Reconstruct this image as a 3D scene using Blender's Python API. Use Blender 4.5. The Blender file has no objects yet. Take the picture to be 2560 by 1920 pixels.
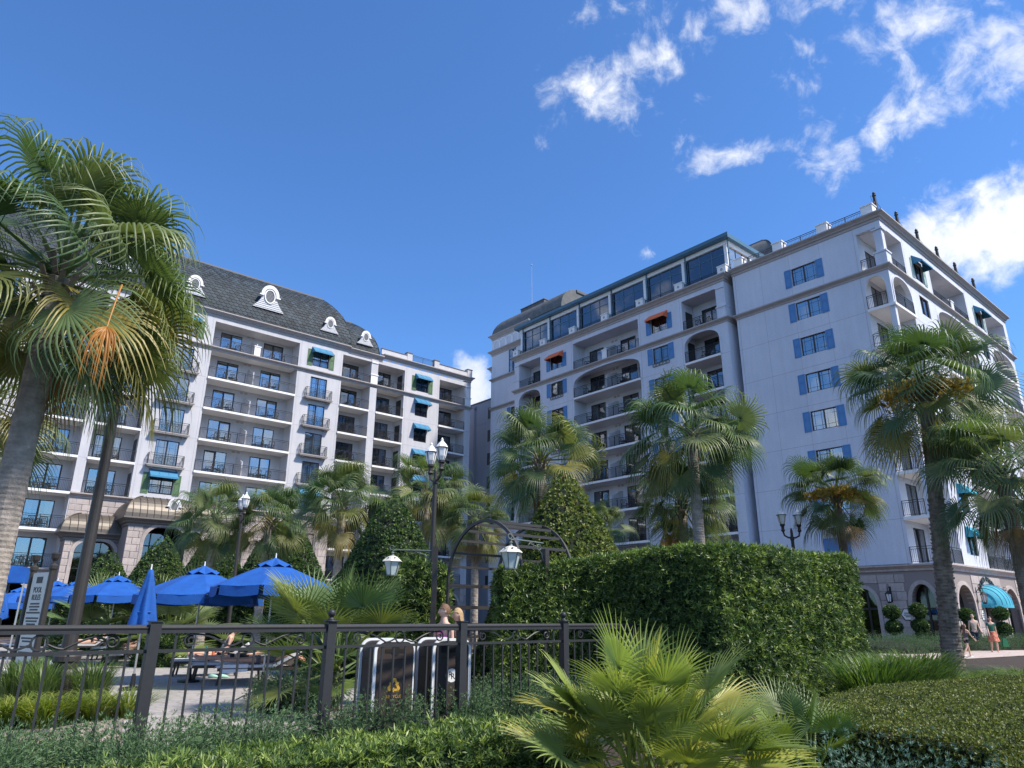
import bpy, bmesh, math, random
import numpy as np
from mathutils import Matrix, Vector
PI=math.pi; R=math.radians
rnd=random.Random(7); rng=np.random.default_rng(7)
SC=bpy.context.scene; COL=SC.collection
# ------------------------------------------------------------------ camera
PITCH=math.atan(581/1740); ROLL=math.atan(.0054); EYE=1.65; FPX=1740.
cp,sp_=math.cos(PITCH),math.sin(PITCH); cr,sr=math.cos(ROLL),math.sin(ROLL)
cd=bpy.data.cameras.new('camera'); cam=bpy.data.objects.new('camera',cd); COL.objects.link(cam)
rt=Vector((cr,-sr*sp_,sr*cp)); up=Vector((-sr,-cr*sp_,cr*cp)); fw=Vector((0,cp,sp_))
cam.matrix_world=Matrix(((rt.x,up.x,-fw.x,0),(rt.y,up.y,-fw.y,0),(rt.z,up.z,-fw.z,EYE),(0,0,0,1)))
cd.sensor_width=36; cd.lens=36*FPX/2560; cd.clip_end=5000; cd.clip_start=.05
SC.camera=cam
# ------------------------------------------------------------------ world, sun, exposure
SUN_AZ=R(110); SUN_EL=R(52)            # azimuth clockwise from +Y (the view direction)
SKY_STRENGTH=.12; SUN_STRENGTH=3.9; EXPOSURE=.74
SC.view_settings.view_transform='Standard'; SC.view_settings.look='None'
SC.view_settings.exposure=EXPOSURE; SC.view_settings.gamma=1; SC.view_settings.use_curve_mapping=False
sd=bpy.data.lights.new('sun','SUN'); sun=bpy.data.objects.new('sun',sd); COL.objects.link(sun)
sd.energy=SUN_STRENGTH; sd.angle=R(5); sd.color=(1,.91,.78)
sdir=Vector((math.sin(SUN_AZ)*math.cos(SUN_EL),math.cos(SUN_AZ)*math.cos(SUN_EL),math.sin(SUN_EL)))
sun.rotation_euler=sdir.to_track_quat('Z','Y').to_euler(); sun.location=(30,-20,60)
def pxray(x,y):
    a=(x-1280)/FPX; b=(y-960)/FPX; X=a*cr+b*sr; Y=a*sr-b*cr
    return Vector((X,cp-Y*sp_,sp_+Y*cp))
class NT:
    "small node-tree helper"
    def __init__(s,nt): s.nt=nt; s.n=nt.nodes; s.l=nt.links
    def new(s,t,**k):
        nd=s.n.new(t)
        for a,b in k.items(): setattr(nd,a,b)
        return nd
    def set(s,sock,v):
        if isinstance(v,bpy.types.NodeSocket): s.l.new(v,sock)
        else: sock.default_value=v
    def math(s,op,a,b=0.,c=0.,clamp=False):
        nd=s.new('ShaderNodeMath',operation=op,use_clamp=clamp)
        for i,v in enumerate((a,b,c)): s.set(nd.inputs[i],v)
        return nd.outputs[0]
    def vmath(s,op,a,b=(0,0,0),out=0):
        nd=s.new('ShaderNodeVectorMath',operation=op); s.set(nd.inputs[0],a); s.set(nd.inputs[1],b)
        return nd.outputs[out]
    def noise(s,vec,scale,detail=4,rough=.55,dist=0.,out=0):
        nd=s.new('ShaderNodeTexNoise'); s.set(nd.inputs['Vector'],vec)
        nd.inputs['Scale'].default_value=scale; nd.inputs['Detail'].default_value=detail
        nd.inputs['Roughness'].default_value=rough; nd.inputs['Distortion'].default_value=dist
        return nd.outputs[out]
    def ramp(s,fac,stops,interp='LINEAR'):
        nd=s.new('ShaderNodeValToRGB'); s.set(nd.inputs[0],fac); e=nd.color_ramp.elements; nd.color_ramp.interpolation=interp
        while len(e)<len(stops): e.new(.5)
        for el,(p,c) in zip(e,stops): el.position=p; el.color=(*c,1) if len(c)==3 else c
        return nd.outputs[0]
    def mix(s,fac,a,b,blend='MIX'):
        nd=s.new('ShaderNodeMix',data_type='RGBA',blend_type=blend)
        s.set(nd.inputs[0],fac); s.set(nd.inputs[6],(*a,1) if isinstance(a,tuple) and len(a)==3 else a); s.set(nd.inputs[7],(*b,1) if isinstance(b,tuple) and len(b)==3 else b)
        return nd.outputs[2]
    def mrange(s,v,a,b,c=0.,d=1.,smooth=False):
        nd=s.new('ShaderNodeMapRange',interpolation_type='SMOOTHSTEP' if smooth else 'LINEAR'); s.set(nd.inputs[0],v)
        for i,x in enumerate((a,b,c,d)): nd.inputs[1+i].default_value=x
        return nd.outputs[0]
W=bpy.data.worlds.new('World'); SC.world=W; W.use_nodes=True
def build_world():
    t=NT(W.node_tree); t.n.clear()
    sky=t.new('ShaderNodeTexSky',sky_type='NISHITA'); sky.sun_disc=False
    sky.sun_elevation=SUN_EL; sky.sun_rotation=SUN_AZ; sky.air_density=1.0; sky.dust_density=.25; sky.ozone_density=2.6; sky.altitude=0
    g=t.new('ShaderNodeTexCoord').outputs['Generated']; d=t.vmath('NORMALIZE',g)
    # cloud banks: centre pixel direction, half extents (fraction of a radian), weight
    banks=[(2430,600,.18,.085,2.1),(2310,630,.09,.055,1.7),(2540,560,.11,.065,1.7),(1850,20,.20,.062,1.05),(1560,25,.09,.045,.72),(1530,215,.095,.085,1.35),(1620,140,.06,.07,1.15),
     (2290,60,.14,.075,1.1),(2490,110,.11,.10,1.1),(2180,170,.06,.045,1.0),(2300,210,.045,.08,.95),(2190,330,.09,.06,1.05),(2060,380,.05,.06,.95),
     (1820,385,.095,.026,1.2),(1720,290,.035,.055,.65),(1735,255,.035,.016,.8),(1985,130,.04,.05,.6),(1622,630,.022,.014,.62),(1188,985,.05,.085,1.5),(1430,350,.1,.03,.4)]
    dirs=[(pxray(x,y).normalized(),sx,sy,w*(1. if y>500 else .86)) for x,y,sx,sy,w in banks]
    rr=random.Random(3)                      # unseen broken cloud round the rest of the sky, thickened to whiten ambient light
    for k in range(150):
        az=R(68+rr.uniform(0,224)); el=R(4+70*rr.random()**1.6); s_=rr.uniform(.10,.34)
        dirs.append((Vector((math.sin(az)*math.cos(el),math.cos(az)*math.cos(el),math.sin(el))),s_,s_*rr.uniform(.4,.7),rr.uniform(.9,1.4)))
    # smooth coverage of the banks over the whole sphere, computed here as a small field; the detail comes from noise nodes
    w_,h_=1536,768; ph=-((np.arange(w_)+.5)/w_-.5)*2*PI; th=((np.arange(h_)+.5)/h_-.5)*PI
    D=np.stack([np.cos(th)[:,None]*np.cos(ph)[None],np.cos(th)[:,None]*np.sin(ph)[None],np.repeat(np.sin(th)[:,None],w_,1)],-1).astype(np.float32)
    cov=np.full((h_,w_),-1.2,np.float32)
    for c,sx,sy,w in dirs:
        r_=c.cross(Vector((0,0,1))).normalized(); u_=r_.cross(c).normalized()
        f_=D@np.array(c,np.float32); q=(1-np.sqrt((D@np.array(r_/sx,np.float32))**2+(D@np.array(u_/sy,np.float32))**2))*w
        cov=np.where((f_>.3)&(q>cov),q,cov)
    im=bpy.data.images.new('cloud_coverage',w_,h_,float_buffer=True,is_data=True)
    px=np.ones((h_,w_,4),np.float32); px[...,:3]=((cov+1.2)/2.7)[...,None]; im.pixels.foreach_set(px.ravel()); im.update()
    et=t.new('ShaderNodeTexEnvironment'); et.image=im; et.interpolation='Cubic'; t.l.new(d,et.inputs[0])
    cov=t.math('SUBTRACT',t.math('MULTIPLY',et.outputs[0],2.7),1.2)
    warp=t.noise(d,6.,3,.6,0,1); dw=t.vmath('ADD',d,t.vmath('MULTIPLY',t.vmath('SUBTRACT',warp,(.5,.5,.5)),(.07,.07,.07)))
    n1=t.noise(dw,13.,10,.60,.15); n2=t.noise(dw,30.,8,.62,.25)
    nn=t.math('ADD',t.math('MULTIPLY',t.math('SUBTRACT',n1,.5),2.7),t.math('MULTIPLY',t.math('SUBTRACT',n2,.5),2.3))
    dens=t.math('ADD',t.math('MAXIMUM',cov,-1.2),nn)
    al=t.mrange(dens,.30,1.75,0,1,True)
    thick=t.mrange(dens,.45,1.6,0,1,True)
    hz=t.vmath('DOT_PRODUCT',d,(0,0,1),1)
    # the photo's sky is a clean saturated blue
    skyc=t.mix(1.,sky.outputs[0],(.51,.80,1.13),'MULTIPLY')
    sh=t.noise(dw,4.,5,.6)
    cl=t.mix(t.math('MULTIPLY',thick,t.mrange(sh,.42,.62)),(6.0,6.1,6.25),(4.6,4.85,5.3))
    colr=t.mix(al,skyc,cl)
    bg=t.new('ShaderNodeBackground'); t.set(bg.inputs[0],colr); bg.inputs[1].default_value=SKY_STRENGTH
    o=t.new('ShaderNodeOutputWorld'); t.l.new(bg.outputs[0],o.inputs[0])
build_world()
cy=SC.cycles
cy.use_denoising=True
try: cy.denoiser='OPENIMAGEDENOISE'; cy.denoising_prefilter='ACCURATE'; cy.denoising_input_passes='RGB_ALBEDO_NORMAL'
except Exception: pass
cy.max_bounces=5; cy.diffuse_bounces=2; cy.glossy_bounces=2; cy.transmission_bounces=3; cy.transparent_max_bounces=6; cy.volume_bounces=0
cy.caustics_reflective=False; cy.caustics_refractive=False; cy.sample_clamp_indirect=6
# ------------------------------------------------------------------ helpers: materials
MATS={}
def material(name,col,rough=.6,var=.12,scale=6.,bump=0.,bscale=60.,metal=0.,spec=.5,col2=None,cscale=1.2,obj=False,coat=0.,streak=0.,island=0.):
    """Principled material with two noise layers of colour variation and fine relief"""
    if name in MATS: return MATS[name]
    m=bpy.data.materials.new(name); m.use_nodes=True; t=NT(m.node_tree); b=t.n['Principled BSDF']
    tc=t.new('ShaderNodeTexCoord').outputs['Object']
    n=t.noise(tc,scale,6,.6)
    base=(*col,1) if not obj else None
    if obj: base=t.new('ShaderNodeObjectInfo').outputs['Color']
    if col2 is not None:
        base=t.mix(t.mrange(t.noise(tc,cscale,4,.6),.38,.62),tuple(col),tuple(col2))
    v=t.mrange(n,.25,.75,1-var,1+var)
    if streak:
        st=t.noise(t.vmath('MULTIPLY',tc,(2.2,2.2,.16)),1.,6,.65); v=t.math('MULTIPLY',v,t.mrange(st,.3,.72,1+streak*.4,1-streak))
    if island:
        rv=t.math('FRACT',t.math('ADD',t.new('ShaderNodeNewGeometry').outputs['Random Per Island'],t.new('ShaderNodeObjectInfo').outputs['Random']))
        v=t.math('MULTIPLY',v,t.mrange(rv,0,1,1-island,1+island))
    cc=t.new('ShaderNodeCombineColor')
    for i in range(3): t.l.new(v,cc.inputs[i])
    t.set(b.inputs['Base Color'],t.mix(1.,base,cc.outputs[0],'MULTIPLY'))
    b.inputs['Roughness'].default_value=rough; b.inputs['Metallic'].default_value=metal; b.inputs['Specular IOR Level'].default_value=spec
    if coat: b.inputs['Coat Weight'].default_value=coat
    if bump:
        bp=t.new('ShaderNodeBump'); bp.inputs['Strength'].default_value=bump; bp.inputs['Distance'].default_value=.02
        t.l.new(t.noise(tc,bscale,5,.6),bp.inputs['Height']); t.l.new(bp.outputs[0],b.inputs['Normal'])
    MATS[name]=m; return m
def leaf_material(name,cols,rough=.5,trans=.35,obj=False,spec=.4,nscale=3.):
    """leaf: reflection plus light let through; colour varies leaf by leaf through the 'tint' attribute"""
    if name in MATS: return MATS[name]
    m=bpy.data.materials.new(name); m.use_nodes=True; t=NT(m.node_tree); b=t.n['Principled BSDF']; out=t.n['Material Output']
    tc=t.new('ShaderNodeTexCoord').outputs['Object']
    at=t.new('ShaderNodeAttribute'); at.attribute_name='tint'
    stops=[(i/(len(cols)-1),c) for i,c in enumerate(cols)]
    if obj:
        oc=t.new('ShaderNodeObjectInfo').outputs['Color']
        f_=t.mrange(at.outputs['Fac'],0,1,.72,1.3); cc=t.new('ShaderNodeCombineColor')
        for i in range(3): t.l.new(f_,cc.inputs[i])
        base=t.mix(1.,oc,cc.outputs[0],'MULTIPLY')
    else:
        f_=t.math('ADD',at.outputs['Fac'],t.math('MULTIPLY',t.math('SUBTRACT',t.noise(tc,nscale,3,.5),.5),.7),clamp=True)
        base=t.ramp(f_,stops)
    t.set(b.inputs['Base Color'],base); b.inputs['Roughness'].default_value=rough; b.inputs['Specular IOR Level'].default_value=spec
    tr=t.new('ShaderNodeBsdfTranslucent'); t.set(tr.inputs[0],t.mix(1.,base,(1.25,1.35,.6),'MULTIPLY'))
    mx=t.new('ShaderNodeMixShader'); mx.inputs[0].default_value=trans
    t.l.new(b.outputs[0],mx.inputs[1]); t.l.new(tr.outputs[0],mx.inputs[2]); t.l.new(mx.outputs[0],out.inputs[0])
    MATS[name]=m; return m
def glass_material(name,tint=(.55,.62,.66),refl=.28,rough=.02):
    if name in MATS: return MATS[name]
    m=bpy.data.materials.new(name); m.use_nodes=True; t=NT(m.node_tree); out=t.n['Material Output']
    gl=t.new('ShaderNodeBsdfGlossy'); gl.inputs['Roughness'].default_value=rough; gl.inputs['Color'].default_value=(.9,.95,1,1)
    tr=t.new('ShaderNodeBsdfTransparent'); tr.inputs[0].default_value=(*tint,1)
    lw=t.new('ShaderNodeLayerWeight'); lw.inputs[0].default_value=.35
    f_=t.mrange(lw.outputs['Facing'],0,1,refl,min(1,refl+.5))
    mx=t.new('ShaderNodeMixShader'); t.l.new(f_,mx.inputs[0]); t.l.new(tr.outputs[0],mx.inputs[1]); t.l.new(gl.outputs[0],mx.inputs[2]); t.l.new(mx.outputs[0],out.inputs[0])
    MATS[name]=m; return m
# ------------------------------------------------------------------ helpers: meshes and objects
class MB:
    """collects boxes, bars, tubes, lathes, prisms; T maps (x,y,z) on build"""
    def __init__(s,T=None): s.v=[]; s.f=[]; s.T=T
    def add(s,vs,fs):
        o=len(s.v); s.v.extend([tuple(p) for p in vs]); s.f.extend([tuple(i+o for i in f) for f in fs]); return s
    def box(s,x0,y0,z0,x1,y1,z1):
        return s.add([(x0,y0,z0),(x1,y0,z0),(x1,y1,z0),(x0,y1,z0),(x0,y0,z1),(x1,y0,z1),(x1,y1,z1),(x0,y1,z1)],
            [(0,3,2,1),(4,5,6,7),(0,1,5,4),(1,2,6,5),(2,3,7,6),(3,0,4,7)])
    def bev(s,x0,y0,z0,x1,y1,z1,b=.01):
        "box with its front (low y) edges chamfered"
        return s.add([(x0,y1,z0),(x1,y1,z0),(x1,y1,z1),(x0,y1,z1),(x0,y0+b,z0),(x1,y0+b,z0),(x1,y0+b,z1),(x0,y0+b,z1),(x0+b,y0,z0+b),(x1-b,y0,z0+b),(x1-b,y0,z1-b),(x0+b,y0,z1-b)],
            [(8,9,10,11),(4,5,9,8),(5,6,10,9),(6,7,11,10),(7,4,8,11),(0,1,5,4),(1,2,6,5),(2,3,7,6),(3,0,4,7)])
    def bar(s,p,q,w,h=None):
        p=Vector(p); q=Vector(q); h=w if h is None else h; d=(q-p).normalized()
        a=d.cross(Vector((0,0,1))); a=Vector((1,0,0)) if a.length<1e-4 else a.normalized(); b=a.cross(d)
        vs=[]
        for c in (p,q):
            for i,j in ((-1,-1),(1,-1),(1,1),(-1,1)): vs.append(c+a*(i*w/2)+b*(j*h/2))
        return s.add(vs,[(0,1,2,3),(7,6,5,4),(0,4,5,1),(1,5,6,2),(2,6,7,3),(3,7,4,0)])
    def tube(s,pts,r,n=8,caps=True):
        pts=[Vector(p) for p in pts]; rs=r if isinstance(r,(list,tuple)) else [r]*len(pts)
        vs=[];fs=[]; prev=None
        for i,p in enumerate(pts):
            d=(pts[min(i+1,len(pts)-1)]-pts[max(i-1,0)]).normalized()
            if prev is None:
                a=d.cross(Vector((0,0,1))); a=Vector((1,0,0)) if a.length<1e-3 else a.normalized()
            else:
                a=(prev-d*prev.dot(d)); a=a.normalized() if a.length>1e-6 else d.orthogonal().normalized()
            prev=a; b=d.cross(a)
            for k in range(n):
                an=2*PI*k/n; vs.append(p+a*(math.cos(an)*rs[i])+b*(math.sin(an)*rs[i]))
        for i in range(len(pts)-1):
            for k in range(n):
                k2=(k+1)%n; fs.append((i*n+k,i*n+k2,(i+1)*n+k2,(i+1)*n+k))
        if caps: fs.append(tuple(range(n))[::-1]); fs.append(tuple((len(pts)-1)*n+k for k in range(n)))
        return s.add(vs,fs)
    def lathe(s,prof,c=(0,0,0),n=16,a0=0.,sx=1.,sy=1.):
        vs=[];fs=[]
        for r,z in prof:
            for k in range(n):
                an=a0+2*PI*k/n; vs.append((c[0]+r*math.cos(an)*sx,c[1]+r*math.sin(an)*sy,c[2]+z))
        for i in range(len(prof)-1):
            for k in range(n):
                k2=(k+1)%n; fs.append((i*n+k,i*n+k2,(i+1)*n+k2,(i+1)*n+k))
        if prof[0][0]>1e-4: fs.append(tuple(range(n))[::-1])
        if prof[-1][0]>1e-4: fs.append(tuple((len(prof)-1)*n+k for k in range(n)))
        return s.add(vs,fs)
    def prism(s,poly,y0,y1):
        "polygon in x,z extruded along y"
        n=len(poly); vs=[(x,y0,z) for x,z in poly]+[(x,y1,z) for x,z in poly]
        return s.add(vs,[tuple(range(n)),tuple(range(2*n-1,n-1,-1))]+[(i,(i+1)%n+0 if False else (i+1)%n,(i+1)%n+n,i+n) for i in range(n)])
    def slab(s,poly,z0,z1):
        "polygon in x,y extruded along z"
        n=len(poly); vs=[(x,y,z0) for x,y in poly]+[(x,y,z1) for x,y in poly]
        return s.add(vs,[tuple(range(n))[::-1],tuple(range(n,2*n))]+[(i,(i+1)%n,(i+1)%n+n,i+n) for i in range(n)])
    def ring(s,outer,inner,y0,y1):
        "band between two polylines of equal length in x,z, extruded along y (open ended)"
        n=len(outer); vs=[(x,y0,z) for x,z in outer]+[(x,y0,z) for x,z in inner]+[(x,y1,z) for x,z in outer]+[(x,y1,z) for x,z in inner]
        fs=[]
        for i in range(n-1):
            fs+= [(i,i+1,n+i+1,n+i),(2*n+i,3*n+i,3*n+i+1,2*n+i+1),(i,2*n+i,2*n+i+1,i+1),(n+i,n+i+1,3*n+i+1,3*n+i)]
        fs+=[(0,n,3*n,2*n),(n-1,3*n-1,4*n-1,2*n-1)]
        return s.add(vs,fs)
    def mesh(s,name,mat,smooth=False):
        me=bpy.data.meshes.new(name); T=s.T
        me.from_pydata([T(*p) for p in s.v] if T else s.v,[],s.f)
        if mat is not None: me.materials.append(mat)
        if smooth: me.polygons.foreach_set('use_smooth',[True]*len(me.polygons))
        me.update(); return me
    def build(s,name,mat,parent=None,smooth=False,loc=None,rotz=0.,kind=None):
        return link(name,s.mesh(name,mat,smooth),parent,loc,rotz,kind)
def link(name,me,parent=None,loc=None,rotz=0.,kind=None):
    o=bpy.data.objects.new(name,me); COL.objects.link(o)
    if parent is not None: o.parent=parent
    if loc is not None: o.location=loc
    if rotz: o.rotation_euler[2]=rotz
    if kind: o['kind']=kind
    return o
def tag(o,label,cat=None,group=None,kind=None):
    o['label']=label
    if cat: o['category']=cat
    if group: o['group']=group
    if kind: o['kind']=kind
    return o
def thing(name,label,cat,loc=(0,0,0),rotz=0.,group=None):
    o=bpy.data.objects.new(name,None); COL.objects.link(o); o.location=loc; o.rotation_euler[2]=rotz; o.empty_display_size=.2
    return tag(o,label,cat,group)
def copy_tree(o,parent=None):
    c=o.copy(); COL.objects.link(c); c.parent=parent
    for ch in o.children: copy_tree(ch,c)
    return c
def raw_mesh(name,V,F,mat,tint=None,smooth=False):
    "fast mesh from numpy arrays; F is (n,3) or (n,4)"
    me=bpy.data.meshes.new(name); V=np.asarray(V,np.float32); F=np.asarray(F,np.int32); k=F.shape[1]
    me.vertices.add(len(V)); me.vertices.foreach_set('co',V.ravel())
    me.loops.add(F.size); me.loops.foreach_set('vertex_index',F.ravel())
    me.polygons.add(len(F)); me.polygons.foreach_set('loop_start',np.arange(0,F.size,k,dtype=np.int32)); me.polygons.foreach_set('loop_total',np.full(len(F),k,np.int32))
    if smooth: me.polygons.foreach_set('use_smooth',np.ones(len(F),bool))
    if mat is not None: me.materials.append(mat)
    me.update(calc_edges=True)
    if tint is not None:
        a=me.attributes.new('tint','FLOAT','FACE'); a.data.foreach_set('value',np.asarray(tint,np.float32))
    return me
def px_ground(x,y,z=0.):
    r=pxray(x,y); t=(z-EYE)/r.z; return Vector((r.x*t,r.y*t,z))
def px_at(x,y,Y):
    "point on the ray of a pixel at forward distance Y"
    r=pxray(x,y); t=Y/r.y; return Vector((r.x*t,Y,r.z*t+EYE))
def wall_holes(mb,x0,x1,z0,z1,holes,y,depth=.14):
    "a wall face in the plane y with rectangular holes and their reveals"
    xs=sorted({x0,x1,*[min(max(h[i],x0),x1) for h in holes for i in (0,1)]}); zs=sorted({z0,z1,*[min(max(h[i],z0),z1) for h in holes for i in (2,3)]})
    for a,b in zip(xs,xs[1:]):
        for c,d in zip(zs,zs[1:]):
            mx,mz=(a+b)/2,(c+d)/2
            if any(h[0]<mx<h[1] and h[2]<mz<h[3] for h in holes): continue
            mb.add([(a,y,c),(b,y,c),(b,y,d),(a,y,d)],[(0,1,2,3)])
    for h in holes:
        a,b,c,d=h; e=y+depth
        mb.add([(a,y,c),(a,e,c),(a,e,d),(a,y,d)],[(0,1,2,3)]); mb.add([(b,y,c),(b,e,c),(b,e,d),(b,y,d)],[(3,2,1,0)])
        mb.add([(a,y,c),(b,y,c),(b,e,c),(a,e,c)],[(0,1,2,3)]); mb.add([(a,y,d),(b,y,d),(b,e,d),(a,e,d)],[(3,2,1,0)])
def sweep(mb,path,prof,side=1):
    "moulding: profile (out,z) carried along a plan polyline with mitred corners; out is to the left*side of travel"
    P=[Vector((p[0],p[1],0)) for p in path]; n=len(P); rows=[]
    for i,p in enumerate(P):
        d0=(P[i]-P[i-1]).normalized() if i>0 else (P[1]-P[0]).normalized()
        d1=(P[i+1]-P[i]).normalized() if i<n-1 else d0
        n0=Vector((-d0.y,d0.x,0))*side; n1=Vector((-d1.y,d1.x,0))*side
        m=(n0+n1); m=m/ max(1e-6,m.dot(n0)) if m.length>1e-6 else n0
        rows.append([(p.x+m.x*o,p.y+m.y*o,z) for o,z in prof])
    k=len(prof); vs=[v for r in rows for v in r]; fs=[]
    for i in range(n-1):
        for j in range(k-1): fs.append((i*k+j,(i+1)*k+j,(i+1)*k+j+1,i*k+j+1))
    fs.append(tuple(range(k))); fs.append(tuple((n-1)*k+j for j in range(k))[::-1])
    mb.add(vs,fs)
TMP=bpy.data.scenes.new('tmp')
def evaluated(o):
    "mesh of an object with its modifiers applied, worked out in a scratch scene"
    TMP.collection.objects.link(o); vl=TMP.view_layers[0]; vl.update(); me=bpy.data.meshes.new_from_object(o.evaluated_get(vl.depsgraph)); TMP.collection.objects.unlink(o); return me
def text_mesh(body,size,mat,name,ext=.002,bold=0.):
    c=bpy.data.curves.new(name,'FONT'); c.body=body; c.size=size; c.extrude=ext; c.align_x='CENTER'; c.align_y='CENTER'; c.offset=bold
    o=bpy.data.objects.new(name,c); me=evaluated(o); bpy.data.objects.remove(o); me.materials.clear(); me.materials.append(mat); return me
# ------------------------------------------------------------------ building materials
STUCCO=material('stucco',(.565,.565,.605),.9,.07,9,.25,140,col2=(.52,.525,.57),cscale=.45,streak=.10)
STUCCO_B=material('stucco_lilac',(.64,.67,.755),.9,.07,9,.25,140,col2=(.585,.62,.71),cscale=.3,streak=.07)
STUCCO_D=material('stucco_grey',(.40,.40,.44),.9,.06,9,.2,140,streak=.08)
TRIM=material('stone_trim',(.40,.37,.365),.75,.08,14,.2,60,streak=.12)
WHITE=material('white_paint',(.80,.80,.81),.6,.04,20,.08,80)
JOINT=material('panel_joint',(.36,.36,.40),.9,.05)
DARK=material('dark_metal',(.022,.024,.028),.45,.1,20,0,metal=.3)
FRAME=material('window_frame',(.018,.018,.02),.4,.1,20)
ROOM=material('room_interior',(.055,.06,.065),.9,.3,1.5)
CURTAIN=material('curtain',(.74,.80,.79),.85,.15,5,.4,14)
GLASS=glass_material('window_glass',(.66,.72,.74),.24)
GLASS_D=glass_material('window_glass_deep',(.34,.40,.44),.13)
GLASS_V=glass_material('arch_glass_dark',(.12,.14,.15),.05)
GLASS_B=glass_material('lounge_glass',(.15,.20,.32),.07)
STONE=material('cut_stone',(.40,.345,.33),.8,.16,7,.45,45,col2=(.47,.41,.39),cscale=2.2,streak=.1,island=.12)
MORTAR=material('mortar',(.27,.235,.228),.95,.1,20)
SLATE=material('slate_shingle',(.018,.029,.041),.7,.35,3,.3,60,col2=(.032,.047,.062),cscale=1.3,spec=.35,island=.45)
SLATE_TRIM=material('roof_cap_metal',(.13,.12,.115),.5,.1,8)
BRONZE=material('bronze_roof',(.105,.09,.075),.45,.14,4,.1,30,metal=.25)
TEAL=material('teal_fascia',(.055,.14,.21),.45,.08,6,coat=.2)
SH_BLUE=material('shutter_blue',(.08,.235,.50),.5,.07,12)
SH_GREEN=material('shutter_green',(.085,.165,.075),.5,.08,12)
SH_PALE=material('shutter_pale_green',(.34,.46,.42),.5,.08,12)
AW_BLUE=material('awning_blue',(.045,.20,.36),.8,.08,10,.2,160)
AW_CYAN=material('awning_cyan',(.05,.36,.48),.8,.08,10,.2,160)
AW_ORANGE=material('awning_orange',(.78,.17,.06),.8,.10,7,.2,160)
IRON=material('cast_iron',(.03,.031,.032),.5,.15,20,.1,80,metal=.4)
WOODF=material('chair_metal',(.035,.03,.027),.5,.15,20)
ZF=lambda k:5.05+3*k
class Fr:
    "facade frame: s runs to the right as seen from outside, d into the building"
    def __init__(s,root,rot,off): s.root=root; s.rot=rot; s.off=off
    def loc(s,a,d,z): return (a,s.off+d,z) if s.rot==0 else (s.off+d,-a,z)
    def mb(s): return MB(s.loc)
    def put(s,name,me,a,d,z,parent=None):
        return link(name,me,parent if parent is not None else s.root,s.loc(a,d,z),s.rot)
CACHE={}
def cached(key,fn):
    if key not in CACHE: CACHE[key]=fn()
    return CACHE[key]
def m_doorframe(w,h):
    mb=MB(); f=.075
    mb.box(-w/2,0,0,-w/2+f,.1,h); mb.box(w/2-f,0,0,w/2,.1,h); mb.box(-w/2+f,0,h-f,w/2-f,.1,h); mb.box(-w/2+f,0,0,w/2-f,.1,.06)
    mb.box(-.07,.015,.06,.07,.085,h-f); 
    for x in (-w/2+f,w/2-f-.035): mb.box(x,.02,.06,x+.035,.08,h-f)
    return mb.mesh('glass_door',FRAME)
def m_french(w,h,rows,grid=True):
    mb=MB(); f=.07
    mb.box(-w/2,0,0,-w/2+f,.1,h); mb.box(w/2-f,0,0,w/2,.1,h); mb.box(-w/2+f,0,h-f,w/2-f,.1,h); mb.box(-w/2+f,0,0,w/2-f,.1,f)
    mb.box(-.055,.01,f,.055,.09,h-f); m=.022
    if grid:
        for sg in (-1,1):
            a,b=(-w/2+f,-.055) if sg<0 else (.055,w/2-f)
            for q in (.2,.8): x=a+(b-a)*q; mb.box(x-m/2,.03,f,x+m/2,.07,h-f)
            for q in rows: z=f+(h-2*f)*q; mb.box(a,.035,z-m/2,b,.065,z+m/2)
    return mb.mesh('window',FRAME)
def m_pane(w,h,mat): return MB().box(-w/2,0,0,w/2,.012,h).mesh('pane',mat)
def m_curtain(w,h):
    n=max(6,int(w/.06)); vs=[];fs=[]
    for i in range(n+1):
        y=.03*math.sin(i*2.1)+.02*math.sin(i*.9); vs+= [(-w/2+w*i/n,y,0),(-w/2+w*i/n,y,h)]
    for i in range(n): fs.append((2*i,2*i+2,2*i+3,2*i+1))
    return MB().add(vs,fs).mesh('curtain',CURTAIN)
def m_rail(L,h=1.05):
    mb=MB(); mb.box(-L/2,-.025,h-.04,L/2,.025,h); mb.box(-L/2,-.015,h-.17,L/2,.015,h-.14); mb.box(-L/2,-.015,.08,L/2,.015,.11)
    n=max(2,int(L/.115))
    for i in range(n+1):
        x=-L/2+L*i/n; mb.box(x-.008,-.008,.11,x+.008,.008,h-.17)
    k=max(1,round(L/1.6))
    for i in range(k+1):
        x=-L/2+.02+(L-.04)*i/k; mb.box(x-.02,-.02,0,x+.02,.02,h-.04)
    return mb.mesh('railing',DARK)
def m_juliet_rail(L,dp,h=1.02):
    mb=MB(); 
    def run(p,q):
        p=Vector(p);q=Vector(q); Z=Vector((0,0,1)); mb.bar(p+Z*h,q+Z*h,.045,.035); mb.bar(p+Z*(h-.15),q+Z*(h-.15),.025,.025); mb.bar(p+Z*.07,q+Z*.07,.03,.03)
        n=int((q-p).length/.115)
        for i in range(1,n):
            c=p.lerp(q,i/n); mb.box(c.x-.008,c.y-.008,.07,c.x+.008,c.y+.008,h-.15)
        for c in (p,q): mb.box(c.x-.02,c.y-.02,0,c.x+.02,c.y+.02,h)
    run((-L/2,0,0),(-L/2,-dp,0)); run((-L/2,-dp,0),(L/2,-dp,0)); run((L/2,-dp,0),(L/2,0,0))
    for sg in (-1,1):       # wrought scroll in front of each leaf
        for r0,zz in ((.2,.5),(.14,.78),(.12,.22)):
            mb.tube([(sg*L*.16+r0*(1-.06*i/3)*math.cos(i*.7),-dp+.03,zz+r0*(1-.06*i/3)*math.sin(i*.7)) for i in range(12)],.009,4)
    return mb.mesh('railing',DARK)
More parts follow.
